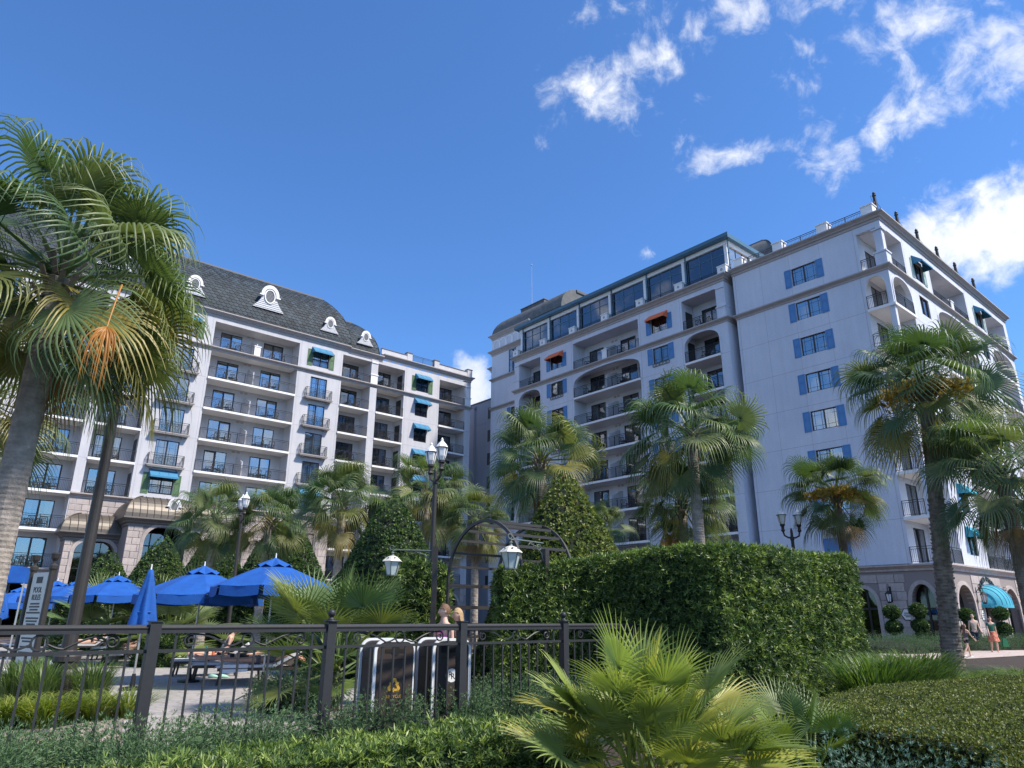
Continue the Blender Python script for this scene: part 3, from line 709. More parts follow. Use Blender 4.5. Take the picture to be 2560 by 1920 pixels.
def entrance():
    "projecting stone entrance with an arch and standing-seam metal roofs"
    def block(x0,x1,yf,z1,zr,arch,nm):
        fr=Fr(ROOT_L,0,yf); D=66.-yf-.04; a,b,zs,zt=arch
        mb=fr.mb(); wall_holes(mb,x0,x1,0,z1,[(a,b,0,zt+.15)],0,.6); arch_fill(mb,a,b,zs,zt,zt+.15,0,.6,2.3)
        for x in (x0,x1): mb.add([(x,0,0),(x,D,0),(x,D,z1),(x,0,z1)],[(0,1,2,3)])
        mb.add([(x0,0.01,z1),(x1,0.01,z1),(x1,D,z1),(x0,D,z1)],[(0,1,2,3)])
        mb.build('entrance_wall',STONE if False else MORTAR,ROOT_L)
        stone_blocks(fr,x0,x1,0.02,z1-.5,[(a-.2,b+.2,0,zt+.3)],0,.53,.86)
        # left return faces the camera side only slightly; blocks there too
        t=fr.mb(); arch_trim(t,a,b,0,zs,zt,.26,-.09,.3,2.3); t.build('stone_arch',STONE,ROOT_L)
        c=fr.mb(); sweep(c,[(x0,D),(x0,0),(x1,0),(x1,D)],[(o*1.25,z*1.15+z1+.05) for o,z in CORN],-1); c.build('cornice',BRONZE if False else TRIM_D,ROOT_L)
        # curved standing-seam roof
        e=.45; sb=1.35; h=zr-z1; n=8; P=lambda q:(sb*(1-math.cos(q*PI/2.3))/(1-math.cos(PI/2.3)),h*math.sin(q*PI/2.3)/math.sin(PI/2.3))
        m=fr.mb(); vs=[];fs=[]
        for i in range(n+1):
            s_,z=P(i/n); vs+=[(x0-e+s_,-e+s_,z1+.06+z),(x1+e-s_,-e+s_,z1+.06+z),(x1+e-s_,D,z1+.06+z),(x0-e+s_,D,z1+.06+z)]
        for i in range(n):
            for j in (0,1,3): fs.append((i*4+j,i*4+(j+1)%4,(i+1)*4+(j+1)%4,(i+1)*4+j))
        fs.append((n*4,n*4+1,n*4+2,n*4+3)); m.add(vs,fs); m.build('metal_roof',BRONZE,ROOT_L)
        k=int((x1-x0+2*e)/.5)
        for j in range(1,k):
            x=x0-e+(x1-x0+2*e)*j/k; pts=[]
            for i in range(n+1):
                s_,z=P(i/n)
                if x0-e+s_<=x<=x1+e-s_: pts.append((x,-e+s_-.02,z1+.085+z))
            if len(pts)>1: q=fr.mb(); q.tube(pts,.022,4); q.build('roof_seam',BRONZE,ROOT_L)
        for sg in (0,1):
            q=fr.mb(); q.tube([((x0-e+P(i/n)[0]) if sg==0 else (x1+e-P(i/n)[0]),-e+P(i/n)[0]-.02,z1+.09+P(i/n)[1]) for i in range(n+1)],.045,5); q.build('roof_seam',BRONZE,ROOT_L)
        return fr
    fr=block(9.55,13.6,64.3,7.75,9.25,(10.3,13.1,6.2,7.2),'low')
    g=fr.mb(); g.box(10.3,.5,0,13.1,.52,7.3); g.build('pane',GLASS_D,ROOT_L)
    f=fr.mb(); 
    for x in (10.3,11.2,12.15,13.06): f.box(x,.43,0,x+.05,.499,7.2)
    for z in (2.6,5.0,6.2): f.box(10.3,.44,z,13.1,.498,z+.07)
    f.build('window_frame',FRAME,ROOT_L)
    fr=block(13.3,20.3,62.,8.95,10.75,(14.6,17.75,7.0,8.45),'main')
    g=fr.mb(); g.box(14.6,2.4,0,17.75,2.42,8.5); g.build('pane',GLASS_D,ROOT_L)
    f=fr.mb()
    for x in (14.6,15.6,16.7,17.7): f.box(x,2.3,0,x+.06,2.399,8.4)
    for z in (2.5,5.2,7.): f.box(14.6,2.3,z,17.75,2.398,z+.08)
    f.build('window_frame',FRAME,ROOT_L)
    link('railing',m_rail(3.1),ROOT_L,fr.loc(16.17,.1,5.2),0)
    b_,t_,l_=cached(('dm',.72),lambda:m_dormer(.72)); o=fr.put('dormer',b_,16.4,-.25,9.25,ROOT_L); link('dormer_trim',t_,o); link('louvre',l_,o)
TRIM_D=material('bronze_trim',(.16,.145,.135),.6,.1,10,.1,40)
entrance()
# ------------------------------------------------------------------ right wing
FR1=Fr(ROOT_R,-PI/2,50.1); FR2=Fr(ROOT_R,-PI/2,49.6); FE=Fr(ROOT_R,0,16.6); FR3=Fr(ROOT_R,-PI/2,52.)
bw={k:W(-23.75,-21.75,.9,2.42,sh=SH_BLUE) for k in range(1,8)}; bw[0]=W(-24.05,-22.15,.45,2.0,t='closed',sh=SH_BLUE)
facade(ROOT_R,FR1,[dict(t='w',s0=-29.,s1=-18.4,wins=bw,mat=STUCCO_B)],29.8,'right',0)
def rw(k,aw): 
    d=dict(sh=SH_BLUE,glass=GLASS_D)
    if k==7 or aw: d['aw']=AW_ORANGE
    if 1<=k<=6: d['grille']=True
    return d
w1={k:W(-51.45,-49.6,.95,2.45,**rw(k,False)) for k in range(0,8)}; w2={k:W(-37.65,-35.85,.95,2.45,**rw(k,k==0)) for k in range(0,8)}
facade(ROOT_R,FR2,[dict(t='w',s0=-57.4,s1=-56.6,mat=STUCCO_B),dict(t='b',s0=-56.6,s1=-53.05,doors=[(-56.2,-54.2)],arch=True,glass=GLASS_D,nm='narrow far column'),
 dict(t='w',s0=-53.05,s1=-48.,wins=w1),dict(t='b',s0=-48.,s1=-39.2,doors=[(-47.3,-45.3),(-43.,-41.)],arch=True,div=True,pier=True,glass=GLASS_D,nm='wide arched double column'),
 dict(t='w',s0=-39.2,s1=-34.1,wins=w2),dict(t='b',s0=-34.1,s1=-30.5,doors=[(-33.2,-31.2)],arch=True,side=-1,glass=GLASS_D,nm='narrow column beside the blank wall'),
 dict(t='w',s0=-30.5,s1=-29.6)],29.6,'lilac right wing',0)
e1={k:W(55.6,57.4,.75,2.35) for k in range(0,8)}
for k in (0,1): e1[k]['aw']=AW_CYAN
e1[7].update(aw=AW_BLUE,sh=SH_PALE); e2={k:dict(e1[k],a=69.6,b=71.4) for k in range(8)}
facade(ROOT_R,FE,[dict(t='b',mat=STUCCO_B,s0=50.45,s1=53.8,doors=[(51.3,53.2)],open='L',nm='corner column',glass=GLASS_D,furn=False),
 dict(t='w',s0=53.8,s1=59.1,wins=e1),dict(t='b',s0=59.1,s1=67.4,doors=[(60.3,62.3),(64.4,66.4)],arch=True,div=True,pier=True,glass=GLASS_D,nm='wide column'),
 dict(t='w',s0=67.4,s1=72.3,wins=e2),dict(t='b',s0=72.3,s1=78.4,doors=[(74,76)],arch=True,glass=GLASS_D,nm='far column'),dict(t='w',s0=78.4,s1=79.3)],29.8,'right end face',0)
def right_body():
    r=ROOT_R
    # corner balconies: rail and arch on the left face, the corner pier, soffit
    for k in range(8):
        z=ZF(k); L=1.4; link('railing',cached(('rl',L),lambda:m_rail(L)),r,FR1.loc(-17.68,.03 if k==7 else -.05,z),FR1.rot)
    mb=FR1.mb(); z=ZF(6); arch_fill(mb,-18.4,-16.95,z+1.45,z+2.5,z+2.95,0,.3,2.2); mb.build('arch_spandrel',STUCCO_B,r); mb=FR1.mb(); mb.box(-18.4,0.001,29.3,-16.96,.3,29.8); mb.build('lintel',STUCCO_B,r)
    mb=MB(); mb.box(50.1,16.6,5.05,50.45,16.95,29.8); mb.build('corner_pier',STUCCO_B,r); mb=MB(); mb.box(50.102,18.4,5.05,50.46,18.6,29.79); mb.build('corner_jamb',STUCCO_B,r)
    mb=FE.mb(); arch_fill(mb,50.45,53.8,z+1.25,z+2.5,z+2.95,0,.3,2.4); mb.build('arch_spandrel',STUCCO_B,r)
    mb=FE.mb(); arch_trim(mb,50.45,53.8,z,z+1.25,z+2.5,.16,-.05,-.001,2.4); mb.build('arch_trim',STUCCO_B,r)
    z=ZF(7); mb=MB(); mb.box(49.98,16.48,z+.1,50.85,17.3,z+1.08); mb.box(49.92,16.42,z+1.08,50.91,17.36,z+1.2); mb.box(50.12,16.62,z+1.2,50.68,17.16,z+3.0); mb.box(50.0,16.5,z+3.0,50.8,17.28,z+3.14); mb.build('corner_column',STUCCO_B,r)
    for s_ in (-56.95,-30.05):
        mb=FR2.mb(); mb.box(s_-.42,-.1,z+.1,s_+.42,.5,z+1.08); mb.box(s_-.48,-.16,z+1.08,s_+.48,.56,z+1.2); mb.box(s_-.28,-.03,z+1.2,s_+.28,.42,z+2.9); mb.box(s_-.4,-.1,z+2.9,s_+.4,.5,z+3.04); mb.build('pilaster',STUCCO_B,r)
    # returns and outer shell
    mb=MB()
    mb.add([(49.6,29.6,0),(51.7,29.6,0),(51.7,29.6,30),(49.6,29.6,30)],[(0,1,2,3)]); mb.add([(51.7,29.6,0),(51.7,29.,0),(51.7,29.,30),(51.7,29.6,30)],[(0,1,2,3)])
    mb.add([(50.1,29.,0),(51.7,29.,0),(51.7,29.,30.),(50.1,29.,30.)],[(0,1,2,3)])
    mb.add([(79.3,16.6,0),(79.3,32,0),(79.3,32,30),(79.3,16.6,30)],[(0,1,2,3)]); mb.add([(79.3,32,0),(66,32,0),(66,32,30),(79.3,32,30)],[(0,1,2,3)]); mb.add([(66,32,0),(66,72,0),(66,72,30),(66,32,30)],[(0,1,2,3)])
    mb.add([(49.6,57.4,0),(52.,57.4,0),(52.,57.4,30),(49.6,57.4,30)],[(0,1,2,3)])
    mb.build('end_wall',STUCCO_B,r)
    mb=MB(); mb.slab([(49.65,57.38),(49.65,29.62),(51.75,29.62),(51.75,29.02),(50.15,29.02),(50.15,16.65),(79.25,16.65),(79.25,31.9),(65.9,31.9),(65.9,57.38)],29.85,30.1); mb.build('roof_deck',TRIM,r)
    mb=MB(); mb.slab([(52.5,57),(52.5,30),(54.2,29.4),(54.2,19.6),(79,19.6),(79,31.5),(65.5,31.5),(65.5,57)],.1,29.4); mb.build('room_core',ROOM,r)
    mb=MB(); sweep(mb,[(51.7,29.6),(49.6,29.6),(49.6,57.4),(52,57.4)],[(o,z+30.15) for o,z in CORN],1); sweep(mb,[(51.7,29.),(50.1,29.),(50.1,16.6),(79.3,16.6),(79.3,20)],[(o,z+30.42) for o,z in CORN],-1); mb.build('cornice',TRIM,r)
    mb=MB(); sweep(mb,[(51.7,29.6),(49.6,29.6),(49.6,57.4),(52,57.4)],[(o*1.1,z+26.12) for o,z in BELT],1); sweep(mb,[(51.7,29.),(50.1,29.),(50.1,16.6),(79.3,16.6),(79.3,20)],[(o*1.1,z+26.12) for o,z in BELT],-1); mb.build('belt_course',TRIM,r)
    # parapet piers, railing and light poles over the near block
    vs=[17.3,20.8,24.6,28.3]
    for v in vs:
        mb=MB(); mb.box(50.0,v-.42,30.44,50.75,v+.42,31.25); mb.box(49.94,v-.48,31.25,50.81,v+.48,31.34); mb.box(49.985,v-.3,30.55,49.999,v+.3,31.15); mb.build('parapet_pier',WHITE,r)
    for a,b in zip(vs,vs[1:]):
        L=round(b-a-.84,2); link('railing',cached(('rl7',L),lambda:m_rail(L,.8)),r,(50.3,(a+b)/2,30.42),-PI/2)
    for u in (51.2,55.3,59.4,63.8,68.2,73.):
        mb=MB(); mb.lathe([(.15,30.4),(.115,32.45),(.15,32.5),(.15,32.58),(.10,32.63),(.12,32.75),(.04,32.88)],(u,17.,0),10); mb.build('roof_light_pole',IRON,r)
    pts=[50.4,51.2,55.3,59.4,63.8,68.2,73.]
    for a,b in zip(pts,pts[1:]):
        mb=MB(); mb.tube([(a+(b-a)*i/8,17.,32.2-.5*math.sin(PI*i/8)) for i in range(9)],.012,4); mb.build('string_wire',IRON,r)
right_body()
def lounge():
    r=ROOT_R; posts=[29.5+4.58*i for i in range(7)]; zb,zg,zf,zt=30.12,33.35,33.74,34.14
    for v in posts:
        mb=MB(); mb.box(50.3,v-.13,zb,50.65,v+.17,zg); mb.build('lounge_post',WHITE,r)
        mb=MB(); mb.tube([(50.22,v-.34,zb+.1),(50.22,v-.34,zf+.1)],.075,8)
        for z in (zb+1.0,zb+2.2): mb.tube([(50.22,v-.34,z),(50.22,v-.34,z+.08)],.1,8)
        mb.build('downpipe',TEAL,r)
    mb=MB(); mb.box(50.25,29.3,zg,50.7,57.3,zf); mb.build('lounge_beam',WHITE,r)
    mb=MB(); mb.box(49.85,28.9,zf,58.2,57.7,zt); mb.box(49.78,28.85,zf+.1,49.849,57.75,zt+.05); mb.build('lounge_roof',TEAL,r)
    mb=MB(); mb.box(50.7,29.3,zg-.1,58.,29.6,zf-.002); mb.box(54.0,29.31,zb,58,29.59,zg-.1); mb.build('lounge_end_wall',WHITE,r)
    mb=MB(); mb.box(57.9,29.6,zb,58.1,57.3,zf-.01); mb.box(50.8,57.1,zb,58,57.3,zf-.01); mb.build('lounge_back_wall',ROOM,r)
    mb=MB(); mb.box(50.72,29.62,zf-.12,57.8,57.0,zf-.02); mb.build('lounge_ceiling',TEALC,r)
    for i in range(6):
        v=posts[i]+4.1; mb=MB(); mb.box(51.,v,zf-.3,57.7,v+.18,zf-.121); mb.build('ceiling_beam',TEALC,r)
    for a,b in zip(posts,posts[1:]):
        a2,b2=a+.2,b-.42; w=(b2-a2)/3
        fm=MB()
        for i in range(4): fm.box(50.4,a2+w*i-.04,zb,50.5,a2+w*i+.04,zg)
        for z in (zb,zg-.85,zg-.07): fm.box(50.41,a2,z,50.49,b2,z+.07)
        f=fm.build('lounge_window',TEAL,r)
        for i in range(3):
            for z0,z1 in ((zb+.07,zg-.85),(zg-.78,zg-.07)):
                p=MB(); p.box(50.44,a2+w*i+.04,z0,50.45,a2+w*(i+1)-.04,z1); p.build('pane',GLASS_B,f)
    fm=MB()
    for u in (50.7,51.8,52.9,53.95): fm.box(u-.03,29.4,zb,u+.03,29.5,zg-.1)
    fm.box(50.7,29.41,zb+1.9,53.95,29.49,zb+1.97); f=fm.build('lounge_window',TEAL,r); p=MB(); p.box(50.7,29.44,zb,53.95,29.45,zg-.1); p.build('pane',GLASS,f)
    for a,v in zip((5,4),(posts[5],posts[6])):
        cu=m_curtain(.9,2.8); o=link('curtain',cu,r,(50.9,v-.9 if a==4 else v-.8,zb+.1),-PI/2)
    for v in posts:
        mb=MB(); mb.box(49.3,v-.42,30.18,49.95,v+.42,30.82); mb.box(49.25,v-.47,30.82,50.,v+.47,30.9); mb.build('parapet_pier',WHITE,r)
        mb=MB(); mb.add([(49.285,v+.13*math.cos(i*PI/8),30.5+.13*math.sin(i*PI/8)) for i in range(16)]+[(49.299,v+.13*math.cos(i*PI/8),30.5+.13*math.sin(i*PI/8)) for i in range(16)],[tuple(range(16))]+[(i,(i+1)%16,(i+1)%16+16,i+16) for i in range(16)]); mb.build('pier_medallion',TRIM,r)
    for a,b in zip(posts,posts[1:]):
        L=round(b-a-.94,2); link('railing',cached(('rl5',L),lambda:m_rail(L,.55)),r,(49.65,(a+b)/2,30.15),-PI/2)
TEALC=material('lounge_soffit',(.10,.13,.17),.8,.1)
lounge()
SLATE_G=material('slate_grey',(.085,.09,.092),.7,.25,5,.4,40,col2=(.13,.13,.13),cscale=2.)
def far_blocks():
    r=ROOT_R; fr=FR3
    # domed end block
    holes=[(-61.3,-59.9,29.9,32.9)]+[(-60.9,-59.9,ZF(k)+.9,ZF(k)+2.4) for k in range(0,7)]
    mb=fr.mb(); wall_holes(mb,-64.6,-57.2,0,35.3,holes,0,.15); mb.add([(-64.6,0,0),(-64.6,8,0),(-64.6,8,35.3),(-64.6,0,35.3)],[(0,1,2,3)]); mb.add([(-57.2,0,29),(-57.2,12,29),(-57.2,12,35.3),(-57.2,0,35.3)],[(0,1,2,3)]); mb.add([(-64.6,0,35.3),(-57.2,0,35.3),(-57.2,12,35.3),(-64.6,12,35.3)],[(0,1,2,3)]); mb.build('wall',STUCCO_B,r)
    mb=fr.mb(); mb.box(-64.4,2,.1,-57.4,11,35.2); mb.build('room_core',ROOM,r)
    mb=fr.mb(); mb.box(-61.3,.1,29.9,-59.9,.11,32.9); mb.build('pane',GLASS_D,r)
    for k in range(7):
        mb=fr.mb(); mb.box(-60.9,.1,ZF(k)+.9,-59.9,.11,ZF(k)+2.4); mb.build('pane',GLASS_D,r); fr.put('shutter',cached(('sh',.56,1.52,'shutter_blue'),lambda:m_shutter(.56,1.58,SH_BLUE)),-61.25,-.004,ZF(k)+.87)
    mb=fr.mb(); mb.box(-59.92,.02,29.9,-59.86,.09,32.9); mb.box(-60.63,.02,29.9,-60.57,.09,32.9); mb.box(-61.3,.02,31.6,-59.9,.09,31.66); mb.build('window_frame',FRAME,r)
    for z in (26.1,29.85,33.55,35.7):
        mb=MB(); sweep(mb,[(52.,57.2),(52.,64.6),(60,64.6)],[(o,zz+z) for o,zz in (CORN if z>30 else BELT)],1); mb.build('cornice',TRIM,r)
    for i in range(4):
        a=-64.2+1.2*i; mb=fr.mb(); arch_trim(mb,a+.1,a+1.05,33.6,34.35,34.85,.12,-.07,-.001); mb.build('blind_arch',WHITE,r)
        mb=fr.mb(); p=[(a+.1,33.6)]+arch_pts(a+.1,a+1.05,34.35,34.85)+[(a+1.05,33.6)]; mb.prism(p,-.02,-.002); mb.build('blind_arch_panel',STUCCO_D if False else STUCCO_B,r)
    mansard(r,fr,-64.7,-52.,.0,35.72,2.7,2.75,True,False,9,'',0,SLATE_G,False)
    mb=MB(); mb.box(54.6,57.6,38.4,59.5,62.0,39.35); mb.build('roof_penthouse',SLATE_G,r); mb=MB(); mb.box(54.52,57.52,39.352,59.58,62.08,39.45); mb.build('ridge_cap',SLATE_TRIM,r)
    mb=MB(); mb.tube([(55.5,60.9,39.4),(55.5,60.9,45.6)],[.055,.03],8); mb.lathe([(.02,45.6),(.1,45.68),(.1,45.8),(.02,45.9)],(55.5,60.9,0),8); mb.build('flagpole',TRIM,r)
    # stub and lower link in the corner between the wings
    mb=MB(); mb.box(53.2,64.62,0,60,66.2,31.7); mb.build('wall',STUCCO_B,r); mb=MB(); sweep(mb,[(53.2,64.62),(53.2,66.2),(60,66.2)],[(o,z+32.1) for o,z in CORN],1); mb.build('cornice',TRIM,r)
    mb=MB(); mb.box(54.,66.2,0,60,76,28.3); mb.build('link_wall',STUCCO_D,r); mb=MB(); mb.box(53.9,66.2,28.302,60,76,28.45); mb.build('parapet_cap',SLATE_TRIM,r)
    for k in range(0,8):
        mb=MB(); mb.box(53.98,67.0,ZF(k)-.3,53.999,67.75,ZF(k)+1.2); mb.build('link_window',FRAME,r)
        if k: mb=MB(); mb.box(53.985,66.2,ZF(k)-.75,53.998,73,ZF(k)-.72); mb.build('panel_joints',JOINT,r)
    mb=MB(); mb.tube([(53.85,70.4,0),(53.85,70.4,27.6)],.08,8); mb.lathe([(.08,27.5),(.22,27.7),(.22,28.)],(53.85,70.4,0),8); mb.build('downpipe',STUCCO_D,r)
    # slate hipped roof behind the lounge
    f2=Fr(r,-PI/2,57.); mb=f2.mb(); mb.box(-46,0.3,30.1,-28.6,8,33.7); mb.build('wall',STUCCO_B,r)
    mansard(r,f2,-46.,-28.3,.0,33.72,2.3,3.9,True,True,8,'',0,SLATE_G,False)
    mb=MB(); mb.box(58,22.2,30.1,60,27.5,32.2); mb.box(57.9,22.1,32.2,60.1,27.6,32.3); mb.build('roof_bulkhead',STUCCO_B,r)
far_blocks()
def right_base():
    r=ROOT_R
    # left face of the stone ground floor (s=-v) and the end face
    arL=[(-22.6,-20.95,2.55,3.55),(-18.75,-17.35,2.6,3.75),(-26.6,-25.,2.55,3.55)]; arE=[(51.4,54.4,2.3,3.75),(56.1,58.7,2.4,3.2),(60.9,63.9,2.3,3.75),(66,69,2.3,3.75),(71,74,2.3,3.75)]
    for fr,s0,s1,ar in ((FR1,-29.,-16.6,arL),(FE,50.1,79.3,arE)):
        mb=fr.mb(); wall_holes(mb,s0,s1,0,4.9,[(a,b,0,zt+.1) for a,b,zs,zt in ar],0,.7)
        for a,b,zs,zt in ar: arch_fill(mb,a,b,zs,zt,zt+.1,0,.6)
        mb.build('base_wall',MORTAR,r)
        stone_blocks(fr,s0+(.0 if s0<0 else .0),s1 if s1<60 else 66.,.02,4.42,[(a-.25,b+.25,0,zt+.3) for a,b,zs,zt in ar],0,.55,1.1)
        for a,b,zs,zt in ar:
            t=fr.mb(); arch_trim(t,a,b,0,zs,zt,.24,-.1,.3); t.build('stone_arch',STONE,r)
            g=fr.mb(); g.box(a,.62,0,b,.64,zt); g.build('pane',GLASS_V,r)
            f=fr.mb(); f.box((a+b)/2-.06,.55,0,(a+b)/2+.06,.619,zt); f.box(a,.55,2.2,b,.618,2.32); f.box(a,.55,0,a+.09,.617,zs); f.box(b-.09,.55,0,b,.617,zs); f.build('door_frame',FRAME,r)
    mb=MB(); sweep(mb,[(50.1,29.),(50.1,16.6),(79.3,16.6)],[(o*1.1+.05,z+5.0) for o,z in BELT],-1); mb.build('stone_course',STONE,r)
    mb=MB(); mb.add([(49.6,57.4,0),(49.6,29.6,0),(49.6,29.6,5.05),(49.6,57.4,5.05)],[(0,1,2,3)]); mb.build('base_wall',STONE,r)
    # dome awning over the entrance of the end face
    w,h,out=1.75,1.35,1.3; n=7; m=10; vs=[];fs=[]
    for j in range(m+1):
        x=-1+2*j/m; q=math.sqrt(max(0,1-x*x))
        for i in range(n+1):
            a=PI/2*i/n; vs.append((57.4+w*x,-out*q*math.sin(a)-.05,2.55+h*q*math.cos(a)))
    for j in range(m):
        for i in range(n): fs.append((j*(n+1)+i,(j+1)*(n+1)+i,(j+1)*(n+1)+i+1,j*(n+1)+i+1))
    mb=FE.mb(); mb.add(vs,fs); o=mb.build('dome_awning',AW_CYAN,r,True)
    for j in range(1,m):
        x=-1+2*j/m; q=math.sqrt(1-x*x); rb=FE.mb(); rb.tube([(57.4+w*x,-out*q*math.sin(PI/2*i/n)-.055,2.56+h*q*math.cos(PI/2*i/n)) for i in range(n+1)],.018,4); rb.build('awning_rib',AW_BLUE,o)
    vb=FE.mb(); pts=[(57.4+w*math.cos(PI*i/16),-out*math.sin(PI*i/16)-.06) for i in range(17)]
    vb.add([(x,y,2.36) for x,y in pts]+[(x,y,2.55) for x,y in pts],[(i,i+1,i+18,i+17) for i in range(16)]); vb.build('awning_valance',AW_CYAN,o)
    # lettering in an arc over the entrance
    txt='PRIMO PIATTO'; rad=2.15
    for i,ch in enumerate(txt):
        if ch==' ': continue
        a=PI*.5+(len(txt)/2-.5-i)*.150
        ob=link('sign_letter',text_mesh(ch,.46,FRAME,'sign_letter',.03,.01),r,FE.loc(57.4+rad*math.cos(a),-.1,2.1+rad*math.sin(a))); ob.rotation_euler=(PI/2,-(a-PI/2),0)
right_base()
# balcony furniture: separate things standing on the balconies
RB=Matrix.Rotation(BROT,3,'Z')
for nm,me,fr,p,rz,lb,ct,gp in FURN:
    o=link(nm,me,None,RB@Vector(p),rz+BROT); tag(o,lb,ct,gp)
# ------------------------------------------------------------------ ground, deck, paths
def ground_mat():
    m=bpy.data.materials.new('mulch_ground'); m.use_nodes=True; t=NT(m.node_tree); b=t.n['Principled BSDF']; tc=t.new('ShaderNodeTexCoord').outputs['Object']
    n=t.noise(tc,9.,8,.7); t.set(b.inputs['Base Color'],t.ramp(n,[(.3,(.018,.013,.010)),(.55,(.055,.038,.028)),(.8,(.11,.08,.06))])); b.inputs['Roughness'].default_value=.95
    bp=t.new('ShaderNodeBump'); bp.inputs['Strength'].default_value=.9; bp.inputs['Distance'].default_value=.05; t.l.new(t.noise(tc,24.,6,.7),bp.inputs['Height']); t.l.new(bp.outputs[0],b.inputs['Normal']); return m
def paver_mat(name,c1,c2,sc):
    m=bpy.data.materials.new(name); m.use_nodes=True; t=NT(m.node_tree); b=t.n['Principled BSDF']; tc=t.new('ShaderNodeTexCoord').outputs['Object']
    v=t.new('ShaderNodeTexVoronoi',feature='DISTANCE_TO_EDGE'); t.l.new(tc,v.inputs['Vector']); v.inputs['Scale'].default_value=sc
    n=t.noise(tc,1.4,6,.65); n2=t.noise(tc,22.,4,.6)
    c=t.mix(t.mrange(n,.3,.7),c1,c2); c=t.mix(t.math('MULTIPLY',t.mrange(v.outputs['Distance'],.0,.05,1,0),.55),c,(.10,.095,.09))
    f_=t.mrange(n2,.2,.8,.82,1.15); cc=t.new('ShaderNodeCombineColor')
    for i in range(3): t.l.new(f_,cc.inputs[i])
    t.set(b.inputs['Base Color'],t.mix(1.,c,cc.outputs[0],'MULTIPLY')); b.inputs['Roughness'].default_value=.8
    bp=t.new('ShaderNodeBump'); bp.inputs['Strength'].default_value=.35; bp.inputs['Distance'].default_value=.02; t.l.new(t.mrange(v.outputs['Distance'],0,.08),bp.inputs['Height']); t.l.new(bp.outputs[0],b.inputs['Normal']); return m
g=MB(); g.add([(-900,-400,0),(900,-400,0),(900,1500,0),(-900,1500,0)],[(0,1,2,3)]); tag(g.build('ground',ground_mat()),'dark mulch and soil under the planting',kind='structure')
DECKM=paver_mat('stamped_paving',(.30,.285,.275),(.40,.38,.365),2.6)
UD=Vector((.759,.651,0)); VD=Vector((-.651,.759,0))
FP0=Vector((-4.37,9.06,0)); FSP=2.35
def fpt(t,off=0.,z=0.): p=FP0+UD*(t*FSP)+VD*off; return Vector((p.x,p.y,z))
dk=MB(); a=fpt(-4,.55); b=fpt(3.6,.55); dk.add([(a.x,a.y,.006),(b.x,b.y,.006),(b.x-12,b.y+14,.006),(-3,44,.006),(-34,44,.006),(-34,14,.006)],[(0,1,2,3,4,5)])
tag(dk.build('pool_deck',DECKM),'grey stamped paving of the pool deck',kind='structure')
PATHM=paver_mat('path_paving',(.46,.37,.34),(.52,.43,.39),1.2)
pth=MB(); L_=[px_ground(*p) for p in ((2200,1668),(2300,1650),(2420,1648),(2560,1640),(2760,1640))]; Rr_=[px_ground(*p) for p in ((2200,1632),(2300,1629),(2420,1624),(2560,1612),(2800,1604))]
pth.add([(p.x,p.y,.02) for p in L_]+[(p.x,p.y,.02) for p in Rr_],[(i,i+1,i+6,i+5) for i in range(4)]); tag(pth.build('path',PATHM),'pinkish paved garden path in front of the stone arches',kind='structure')
TURF=material('turf',(.07,.14,.02),.9,.35,30,.5,120,col2=(.11,.18,.03),cscale=2.)
lw=MB(); A_=[px_ground(*p) for p in ((2385,1631),(2480,1626),(2470,1619),(2385,1620))]; lw.add([(p.x,p.y,.028) for p in A_],[(0,1,2,3)])
tag(lw.build('lawn',TURF),'small patch of short grass beside the path',kind='structure')
lw=MB(); A_=[px_ground(*p) for p in ((2440,1612),(2640,1600),(2640,1592),(2440,1606))]; lw.add([(p.x,p.y,.028) for p in A_],[(0,1,2,3)])
tag(lw.build('lawn',TURF),'strip of grass behind the walkers',kind='structure')
# ------------------------------------------------------------------ foliage generators (numpy)
def rand_dirs(n,nrm,spread):
    "unit vectors scattered about the normals"
    v=rng.normal(size=(n,3))*spread+nrm; return v/np.linalg.norm(v,axis=1,keepdims=True)
def sprigs(P,N,nleaf,ln,wd,spread=.55,droop=0.,upb=.25,tmean=.5,tvar=.25,open_=1.1):
    """clusters of narrow leaves: each cluster point P with axis N carries nleaf leaves of length ln; returns V,F,tint"""
    n=len(P); ax=rand_dirs(n,N+np.array([0,0,upb]),spread)
    t1=np.cross(ax,rng.normal(size=(n,3))); t1/=np.linalg.norm(t1,axis=1,keepdims=True)+1e-9; t2=np.cross(ax,t1)
    ct=np.clip(rng.normal(tmean,tvar,n),0,1)
    Vs=[];Ts=[]
    for k in range(nleaf):
        a=2*PI*k/nleaf+rng.uniform(-.5,.5,n); o=open_*rng.uniform(.5,1.2,n)
        d=ax*np.cos(o)[:,None]+(t1*np.cos(a)[:,None]+t2*np.sin(a)[:,None])*np.sin(o)[:,None]; d[:,2]-=droop; d/=np.linalg.norm(d,axis=1,keepdims=True)
        sd=np.cross(d,ax+rng.normal(size=(n,3))*.3); sd/=np.linalg.norm(sd,axis=1,keepdims=True)+1e-9
        l=(ln*rng.uniform(.65,1.25,n))[:,None]; w=(wd*rng.uniform(.8,1.2,n))[:,None]
        b=P+ax*(rng.uniform(0,.4,n)[:,None]*ln)
        q=np.stack([b,b+d*l*.45+sd*w*.5,b+d*l,b+d*l*.45-sd*w*.5],1); Vs.append(q); Ts.append(np.clip(ct+rng.normal(0,.1,n),0,1))
    V=np.concatenate(Vs).reshape(-1,3); F=np.arange(len(V)).reshape(-1,4); return V,F,np.concatenate(Ts)
def merge(parts):
    Vs=[];Fs=[];Ts=[];o=0
    for V,F,T in parts: Vs.append(V);Fs.append(F+o);Ts.append(T);o+=len(V)
    return np.concatenate(Vs),np.concatenate(Fs),np.concatenate(Ts)
